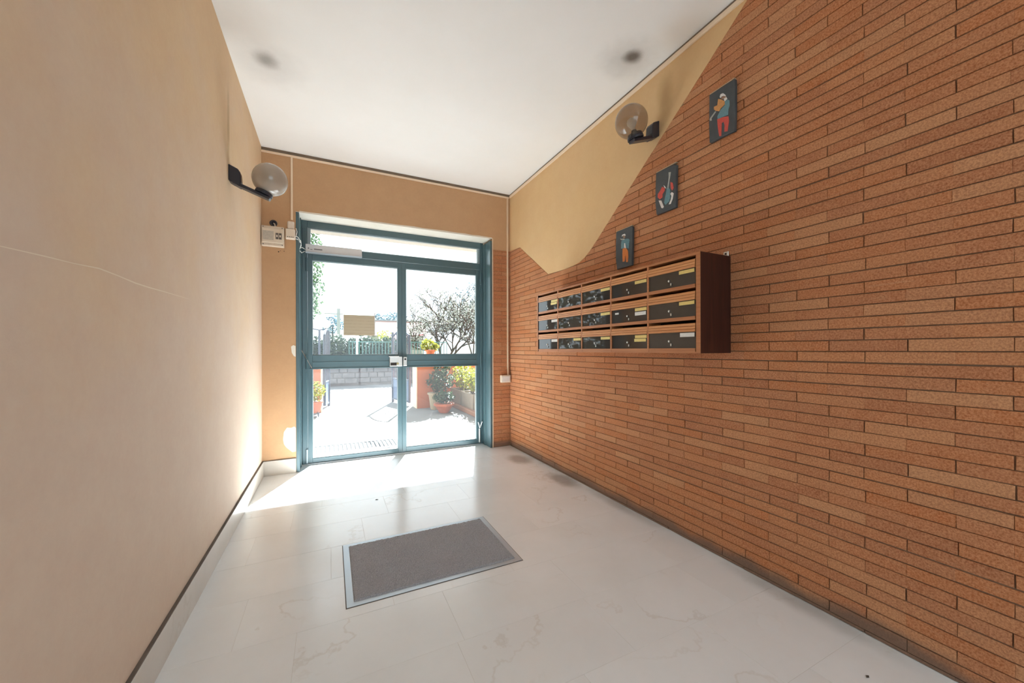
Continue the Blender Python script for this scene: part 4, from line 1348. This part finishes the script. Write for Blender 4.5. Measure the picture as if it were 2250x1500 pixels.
def fence(x0, x1, label):
    t = thing("mesh_fence", ((x0 + x1) / 2, 14.7, 0.98), label, "fence", "teal fences on the street wall")
    for z in (1.0, 1.47):
        MB().box(x0, x1, 14.685, 14.715, z, z + 0.035).build("rail", M['teal_fence'], t)
    nn = int((x1 - x0) / 0.11)
    for i in range(nn + 1):
        xx = x0 + (x1 - x0) * i / nn
        MB().box(xx - 0.014, xx + 0.014, 14.70, 14.712, 0.98, 1.50).build("picket", M['teal_fence'], t)
    return t


fence(0.6, 2.3, "teal picket fence on the street wall seen through the left door leaf")
fence(2.34, 4.2, "teal picket fence on the street wall seen through the right door leaf")
tag(MB().tube([(0.86, 14.58, 0.98), (0.86, 14.58, 1.95)], 0.035, 8).build("fence_post", M['lamp_globe']), "pale round fence post in front of the hedge", "post")

rg = random.Random(61)
hd = thing("hedge", (0.6, 15.6, GZ + 0.2), "long dark green hedge behind the street wall", "hedge")
lv = MB()
for i in range(13):
    xx = -1.1 + i * 0.27
    lv.leaves((xx, 15.72, 1.12), (0.34, 0.36, 0.62 + 0.10 * math.sin(i * 1.7)), 620, 0.065, rg, 0.35, 0.5)
lv.build("foliage", M['leaf_hedge'], hd, kind="stuff")
MB().box(-1.3, 2.4, 15.6, 15.85, GZ + 0.2, 1.1).build("twig_core", M['bark'], hd)
bs = thing("garden_bush", (2.0, 16.75, GZ + 0.2), "light yellow-green bush at the right end of the hedge", "bush")
MB().leaves((2.05, 16.75, 1.35), (0.42, 0.4, 0.75), 520, 0.06, rg, 0.2, 0.45).build("foliage", M['leaf_yellow'], bs, kind="stuff")
MB().tube([(2.05, 16.75, GZ + 0.2), (2.05, 16.75, 1.4)], [0.04, 0.02], 6).build("trunk", M['bark'], bs)

lp = thing("garden_lamp", (-0.36, 15.05, GZ + 0.2), "garden lamp post with a cluster of white globes", "street lamp")
MB().tube([(-0.36, 15.05, GZ + 0.2), (-0.36, 15.05, 1.92)], [0.05, 0.035], 8).build("pole", M['gate'], lp)
MB().tube([(-0.62, 15.05, 1.96), (-0.36, 15.05, 1.9), (-0.10, 15.05, 1.96)], 0.022, 6).build("cross_arm", M['gate'], lp)
for xx, zz in ((-0.56, 2.12), (-0.15, 2.12), (-0.36, 2.30)):
    MB().sphere((xx, 15.05, zz), 0.155, 16, 10).build("globe", M['lamp_globe'], lp, smooth=True)

# poplar at the left
pp = thing("poplar_tree", (-0.95, 20, GZ + 0.2), "tall slim pale green poplar beyond the street at the left", "tree")
MB().tube([(-0.95, 20, GZ + 0.2), (-0.93, 20, 4), (-0.9, 20, 9)], [0.16, 0.11, 0.03], 8).build("trunk", M['bark'], pp)
lv = MB()
for i in range(12):
    z = 2.9 + i * 0.62
    r_ = 0.66 if i < 9 else 0.66 - 0.15 * (i - 8)
    lv.leaves((-0.93 + rg.uniform(-.08, .08), 20, z), (r_, 0.6, 0.52), 300, 0.085, rg, 0.25, 0.5)
lv.build("foliage", M['leaf_poplar'], pp, kind="stuff")


def far_tree(name, label, c, rad, n, mat, size):
    t = thing(name, (c[0], c[1], GZ + 0.2), label, "tree")
    MB().tube([(c[0], c[1], GZ + 0.2), c], [0.14, 0.06], 6).build("trunk", M['bark'], t)
    MB().leaves(c, rad, n, size, rg, 0.3, 0.6).build("foliage", M[mat], t, kind="stuff")
    return t


def at(pxx, pyy, Y):
    a = (pxx - 1125) / FPX
    dx, dy = math.sin(TH) + a * math.cos(TH), math.cos(TH) - a * math.sin(TH)
    kk = Y / dy
    return (kk * dx, Y, CAM_H - (pyy - 768.2) / FPX * kk)


far_tree("distant_tree", "blue-green distant tree left of the house beside the utility pole", at(731, 712, 34), (0.9, 0.8, 0.75), 420, 'leaf_far', 0.11)
far_tree("distant_tree", "blue-green distant tree rising behind the house roof", at(868, 700, 44), (1.5, 1.0, 0.75), 380, 'leaf_far', 0.14)
far_tree("distant_tree", "small round distant tree at the left end of the roof ridge", at(831, 698, 42), (0.45, 0.4, 0.5), 130, 'leaf_far', 0.11)
q = at(744, 677, 26)
up = thing("utility_pole", (q[0], 26, GZ + 0.2), "grey utility pole with a cross bar beyond the hedge", "utility pole")
MB().tube([(q[0], 26, GZ + 0.2), (q[0], 26, q[2])], 0.10, 8).build("pole", M['pole'], up)
MB().box(q[0] - 0.8, q[0] + 0.25, 25.96, 26.04, q[2] - 0.36, q[2] - 0.30).build("cross_bar", M['pole'], up)

# far house
a, b = at(826, 703, 34), at(932, 703, 34)
e0, e1 = at(820, 736, 31), at(940, 736, 31)
hs = thing("far_house", ((a[0] + b[0]) / 2, 33, GZ + 0.2), "low pale house with a pinkish tiled roof beyond the hedge", "house")
MB().box(e0[0] + 0.3, e1[0] - 0.3, 31.4, 37, GZ + 0.2, e0[2]).build("wall", M['house'], hs)
rf = MB().add([(e0[0], 31, e0[2]), (e1[0], 31, e0[2]), (b[0], 34, a[2]), (a[0], 34, a[2]), (e0[0], 37, e0[2]), (e1[0], 37, e0[2])],
              [(0, 1, 2, 3), (3, 2, 5, 4), (0, 3, 4), (1, 5, 2), (0, 4, 5, 1)])
rfo = rf.build("roof", M['roof'], hs)
MB().box(a[0] - 0.05, b[0] + 0.05, 33.9, 34.1, a[2] - 0.02, a[2] + 0.07).build("ridge", M['pole'], rfo)
for i in range(3):
    xx = e0[0] + 0.9 + i * 1.15
    wn = MB().box(xx, xx + 0.6, 31.36, 31.4, 1.3, 2.1).build("window", M['house'], hs)
    MB().box(xx + 0.05, xx + 0.55, 31.35, 31.36, 1.35, 2.05).build("pane", M['window_dark'], wn)
q = at(866, 745, 24)
ki = thing("wire_arch", (q[0], 19.0, GZ + 0.2), "dark rounded garden arch behind the gate leaf", "garden arch")
c = at(863, 760, 19.0)
MB().tube([(c[0] - 0.16, 19.0, GZ + 0.2)] + [(c[0] + 0.16 * math.cos(math.pi - k * math.pi / 8), 19.0, 1.55 + 0.22 * math.sin(k * math.pi / 8)) for k in range(9)] + [(c[0] + 0.16, 19.0, GZ + 0.2)], 0.03, 6).build("hoop", M['gate'], ki)
MB().leaves((c[0], 19.0, 1.35), (0.15, 0.1, 0.32), 140, 0.05, rg, 0.1, 0.5).build("creeper", M['leaf_far'], ki, kind="stuff")
# red awning
q0, q1 = at(896, 748, 21), at(926, 731, 21)
aw = thing("red_awning", ((q0[0] + q1[0]) / 2, 21.4, GZ + 0.2), "red fabric awning behind the blossoming tree", "awning")
MB().add([(q0[0] - 0.9, 21, q0[2]), (q1[0] + 0.1, 21, q1[2] - 0.05), (q1[0] + 0.1, 22, q1[2] + 0.1), (q0[0] - 0.9, 22, q1[2] + 0.02),
          (q0[0] - 0.9, 21, q0[2] - 0.05), (q1[0] + 0.1, 21, q1[2] - 0.12), (q1[0] + 0.1, 22, q1[2] + 0.03), (q0[0] - 0.9, 22, q1[2] - 0.06)],
         [(0, 1, 2, 3), (7, 6, 5, 4), (0, 4, 5, 1), (1, 5, 6, 2), (2, 6, 7, 3), (3, 7, 4, 0)]).build("canvas", M['red'], aw)
for xx in (q0[0] - 0.85, q1[0] + 0.05):
    MB().tube([(xx, 21.9, GZ + 0.2), (xx, 21.9, q1[2] - 0.06)], 0.03, 6).build("post", M['pole'], aw)


# ---- blossoming tree
def grow(mb, lv, p, d, length, r, depth, rg, tips):
    pts, rs = [p.copy()], [r]
    q = p.copy()
    dd = d.copy()
    n = 4
    for i in range(n):
        dd = (dd + Vector((rg.gauss(0, .16), rg.gauss(0, .16), rg.gauss(0.03, .12)))).normalized()
        q = q + dd * (length / n)
        pts.append(q.copy())
        rs.append(r * (1 - 0.45 * (i + 1) / n))
    mb.tube(pts, rs, 5 if depth > 1 else 4, caps=False)
    if depth == 0:
        tips.append(pts)
        return
    for k in range(4):
        at_ = pts[rg.randint(2, n)]
        a = rg.uniform(0, 2 * math.pi)
        side = Vector((math.cos(a), math.sin(a), rg.uniform(-0.1, 0.8)))
        nd_ = (dd * 0.75 + side * 0.75).normalized()
        grow(mb, lv, at_, nd_, length * rg.uniform(0.62, 0.82), r * 0.62, depth - 1, rg, tips)


def blossom_tree(label, base, h, spread, seed, n_leaf, mat, size, lean=(0, 0)):
    rg = random.Random(seed)
    t = thing("blossom_tree", base, label, "tree", "trees beyond the garden wall")
    mb, tips = MB(), []
    for k in range(4):
        a = k * math.pi / 2 + rg.uniform(-.4, .4)
        grow(mb, None, Vector((base[0], base[1], base[2])) + Vector((0, 0, 0.35)), Vector((math.cos(a) * spread + lean[0], math.sin(a) * spread + lean[1], 1)).normalized(), h * 0.40, 0.06, 4, rg, tips)
    mb.tube([base, (base[0], base[1], base[2] + 0.4)], [0.11, 0.09], 8)
    mb.build("branches", M['bark'], t)
    lv = MB()
    for pts in tips:
        for _ in range(n_leaf):
            q = pts[rg.randint(1, len(pts) - 1)]
            lv.leaves(q, (0.09, 0.09, 0.09), 1, size, rg, 0, 0.75)
    lv.build("blossoms", M[mat], t, kind="stuff")
    return t


b = at(978, 770, 15.6)
blossom_tree("wide blossoming tree with many dark twigs behind the right door leaf", (b[0], 15.6, GZ + 0.2), 3.5, 0.75, 4, 5, 'blossom', 0.036)
b = at(1030, 770, 22.0)
blossom_tree("taller bluish-leaved tree behind the blossoming one at the right", (b[0] + 0.3, 22.0, GZ + 0.2), 5.6, 0.40, 8, 2, 'leaf_far', 0.05)

# ---- tall shrubs of the garden left of the door (seen mirrored in the letterbox doors)
for nm, lb, c, rad, cnt, mt in (("garden_shrub", "tall dark laurel shrub in the garden left of the porch", (-1.8, 7.2, 1.62), (0.85, 0.5, 1.6), 2200, 'leaf_green'),
                                ("garden_shrub", "round yellow-green shrub in the garden left of the porch", (-3.55, 7.3, 1.36), (0.75, 0.5, 1.35), 1700, 'leaf_yellow'),
                                ("garden_shrub", "wide olive shrub at the far left of the garden", (-5.3, 7.2, 1.5), (0.9, 0.55, 1.5), 1900, 'leaf_olive')):
    t = thing(nm, (c[0], c[1], GZ), lb, "shrub", "shrubs left of the porch")
    MB().leaves(c, rad, cnt, 0.07, rg, 0.3, 0.5).build("foliage", M[mt], t, kind="stuff")
    MB().tube([(c[0], c[1], GZ), (c[0], c[1], c[2])], [0.05, 0.02], 6).build("trunk", M['bark'], t)
